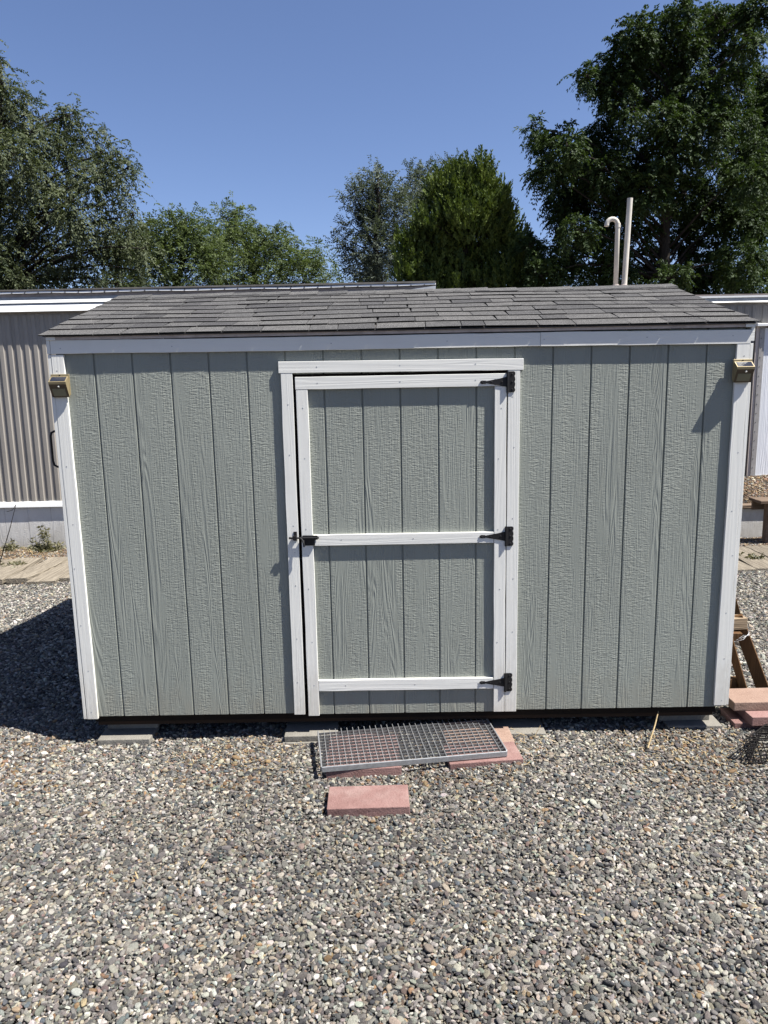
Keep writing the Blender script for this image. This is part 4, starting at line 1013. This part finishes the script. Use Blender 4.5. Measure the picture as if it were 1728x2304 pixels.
FAR = dict(sprigs=90, per=6, clump=0.16, outw=0.55, rand=0.55, lift=0.55, len=(0.35, 0.65), droop=0.5, pairs=6, ll=0.115, lw=0.046, twigs=5, flat=1.15)
items = [(275, 560, 24), (300, 530, 18), (270, 615, 40), (320, 570, 36), (355, 545, 36), (345, 620, 60), (395, 510, 26), (420, 490, 18), (415, 545, 40), (435, 520, 22), (460, 540, 28), (430, 610, 70), (478, 590, 40)]
tree("feathery_tree", "feathery light green tree next to the big elm", at(385, 860, 24).to_tuple()[:2] + (0,), lob(24, items, 1.5), FAR, M['lf_far'], 0.2, tuple(at(390, 660, 24)), "feathery trees beyond the shed roof", 0.035)
items = [(500, 530, 28), (510, 492, 18), (525, 480, 14), (540, 495, 18), (530, 550, 42), (565, 530, 24), (515, 610, 60), (590, 570, 36), (615, 535, 20), (625, 520, 12), (600, 620, 56), (640, 565, 24), (660, 610, 36), (655, 540, 9), (690, 595, 26), (712, 560, 12), (720, 575, 14), (700, 630, 30), (742, 628, 18), (758, 642, 12)]
tree("feathery_tree", "feathery light green tree standing clear left of the grey green trees", at(600, 860, 26).to_tuple()[:2] + (0,), lob(26, items, 1.5), FAR, M['lf_far'], 0.2, tuple(at(580, 670, 26)), "feathery trees beyond the shed roof", 0.035)

OLV = dict(sprigs=115, per=6, clump=0.12, outw=0.8, rand=0.5, lift=0.2, len=(0.25, 0.5), droop=0.1, pairs=6, ll=0.085, lw=0.038, twigs=4)
items = [(850, 395, 14), (840, 415, 24), (815, 430, 20), (793, 437, 12), (865, 440, 34), (825, 465, 34), (865, 495, 44), (815, 510, 32), (790, 505, 12), (845, 555, 48), (778, 540, 16), (768, 552, 10), (795, 575, 20), (900, 540, 40), (820, 605, 34), (870, 620, 48), (850, 640, 40), (905, 480, 24)]
tree("olive_tree", "ragged grey green tree left of the cone shaped juniper", at(850, 860, 20).to_tuple()[:2] + (0,), lob(20, items, 1.0), OLV, M['lf_olive'], 0.18, tuple(at(855, 650, 20)), "grey green trees around the juniper", 0.03)
items = [(925, 395, 14), (935, 420, 26), (960, 405, 26), (925, 450, 22), (965, 440, 30), (1010, 380, 18), (1030, 385, 22), (1055, 380, 16), (1000, 400, 24), (980, 480, 50), (1040, 440, 50), (1000, 560, 60)]
tree("olive_tree", "grey green treetop showing behind the top of the juniper", at(985, 860, 24).to_tuple()[:2] + (0,), lob(24, items, 1.0), OLV, M['lf_olive'], 0.18, tuple(at(985, 650, 24)), "grey green trees around the juniper", 0.03)

JUN = dict(sprigs=300, per=5, clump=0.07, outw=0.38, rand=0.30, lift=1.0, len=(0.15, 0.30), droop=-0.05, pairs=7, ll=0.075, lw=0.036, up=0.45, spread=0.42, twigs=0, flat=1.1)
items = [(1083, 385, 17), (1080, 402, 22), (1095, 428, 28), (1070, 440, 34), (1020, 398, 18), (1000, 402, 14), (1012, 425, 28), (985, 440, 22), (1045, 450, 40), (1118, 455, 24), (1105, 480, 44), (990, 480, 40), (1050, 500, 52), (968, 500, 24), (1130, 500, 26), (950, 538, 24), (980, 550, 48), (1040, 565, 58), (1105, 550, 52), (1145, 535, 26), (1128, 470, 20), (1150, 505, 16), (1055, 405, 24), (1165, 560, 26), (1175, 590, 30), (1200, 640, 26), (915, 615, 26), (912, 555, 18),
         (930, 585, 32), (965, 610, 48), (1030, 630, 58), (1095, 620, 56), (1150, 600, 36), (1180, 625, 28), (925, 640, 34), (980, 660, 50), (1060, 670, 60), (1130, 665, 56), (1190, 660, 34)]
lb = lob(13.0, items, 0.4, 0.95)
tree("juniper_tree", "dense olive green cone shaped juniper rising over the middle of the shed roof", at(1045, 860, 13.0).to_tuple()[:2] + (0,), lb, JUN, M['lf_jun'], 0.16, tuple(at(1045, 560, 13)), limb_r=0.02)

# ------------------------------------------------------------------ weeds, twig, straw
M['weed'] = mat_leaf("dull green weed leaf", (0.055, 0.055, 0.026), (0.145, 0.130, 0.065), 0.25, 0.03)
def weed(x, y, h, n, label, group, wide=0.10, stems=4):
    T = thing("weed", label, "weed", (x, y, 0.0), 0, group); mb = MB(); q = []
    r = random.Random(int(x * 100))
    for s in range(stems):
        a = r.uniform(0, 6.28); tip = Vector((math.cos(a) * wide * 0.5, math.sin(a) * wide * 0.4, h * r.uniform(0.6, 1.0)))
        mb.tube([(0, 0, -0.01), tip * 0.5 + Vector((0, 0, 0.02)), tip], [0.004, 0.003, 0.0015], 5)
        m_ = n // stems; u = rng.uniform(0.05, 1, (m_, 1)) ** 1.5
        P = np.array(tip) * u + rng.normal(0, 0.012, (m_, 3)); Dv = unit(rng.normal(0, 1, (m_, 3)) + np.array([0, 0, 0.4]))
        q.append(fronds(P, Dv, np.full(m_, 0.05) * (1.3 - u[:, 0] * 0.7), 0.3, 2, 0.05, 0.018))
    Pg = rng.normal(0, wide * 0.28, (n, 3)) * np.array([1, 1, 0]) + np.array([0, 0, 0.01]); Dg = unit(rng.normal(0, 0.6, (n, 3)) + np.array([0, 0, 0.8]))
    q.append(fronds(Pg, Dg, np.full(n, 0.09), 0.3, 3, 0.055, 0.02))
    q = np.concatenate(q); mb.build("stem", M['weed'], T)
    np_mesh("foliage", q.reshape(-1, 3), np.arange(len(q) * 4).reshape(-1, 4), M['weed'], T, rng.random(len(q)))
GW = "weeds along the white skirting"
weed(-4.42, 5.18, 0.40, 60, "tall thin weed right beside the shed's left corner, before the white skirting", GW, 0.26, 5)
weed(-4.62, 5.22, 0.28, 36, "sparse weed left of the tall one, before the white skirting", GW, 0.2)
weed(-4.95, 5.20, 0.13, 44, "low green tuft before the white skirting near the left edge", GW, 0.18, 3)
weed(-5.22, 5.15, 0.12, 44, "low green tuft cut by the left edge of the photo", GW, 0.18, 3)
weed(-4.40, 4.30, 0.06, 34, "small green weed growing between planks of the walk, right one of two", "weeds between the planks", 0.14, 2)
weed(-4.70, 4.32, 0.06, 34, "small green weed growing between planks of the walk, left one of two", "weeds between the planks", 0.14, 2)
weed(4.02, 4.00, 0.08, 34, "small curled weed on the plank walk right of the shed", "weeds between the planks", 0.12, 2)
tw = MB().tube([(-4.02, 3.0, 0.0), (-3.885, 3.0, 0.40), (-3.765, 3.0, 0.70), (-3.672, 3.0, 0.96)], [0.006, 0.005, 0.004, 0.0025], 6)
tw.tube([(-3.772, 3.0, 0.882), (-3.715, 3.0, 0.897), (-3.680, 3.0, 0.945)], [0.003, 0.003, 0.002], 5)
TW_ = tw.build("bare_twig", M['bark'], None); tag(TW_, "bare forked twig leaning up at the left edge of the photo", "twig")
st = MB().tube([(1.335, -0.205, 0.022), (1.425, -0.06, 0.085), (1.475, 0.03, 0.125)], [0.0042, 0.004, 0.003], 6)
tag(st.build("straw_stalk", M['straw']), "single pale straw stalk sticking out of the gravel near the right corner", "straw")
# dry chaff caught in the gravel along the shed
def chaff(n, x0, x1, y0, y1, lmin, lmax, up=0.25):
    X = rng.uniform(x0, x1, n); Y = y0 + (y1 - y0) * rng.beta(2, 2.2, n)
    keep = (np.sin(X * 5.1) * 0.5 + 0.5 + rng.normal(0, .25, n)) > 0.35; X, Y = X[keep], Y[keep]; n = len(X)
    P = np.stack([X, Y, gz(X, Y) + rng.uniform(0.008, 0.022, n)], 1); d = unit(np.stack([rng.normal(0, 1, n), rng.normal(0, 1, n), rng.normal(0, up, n)], 1))
    l = rng.uniform(lmin, lmax, (n, 1)); w = np.cross(d, np.array([0, 0, 1.0])) * rng.uniform(0.0010, 0.0028, (n, 1)); bend = np.array([0, 0, 1.0]) * l * 0.12
    return np.stack([P - w, P + w, P + d * l + w + bend, P + d * l - w + bend], 1)
q = np.concatenate([chaff(620, 0.62, 1.95, -0.48, 0.12, 0.008, 0.028), chaff(240, -1.35, -0.45, -0.40, 0.05, 0.008, 0.026), chaff(90, 0.62, 0.95, -0.16, 0.02, 0.03, 0.09, 0.9), chaff(260, -5.3, -4.2, 4.65, 5.3, 0.03, 0.12, 0.5), chaff(70, -1.6, 1.6, -1.6, -0.5, 0.012, 0.04)])
o = np_mesh("dry_straw", q.reshape(-1, 3), np.arange(len(q) * 4).reshape(-1, 4), M['straw']); tag(o, kind='stuff')
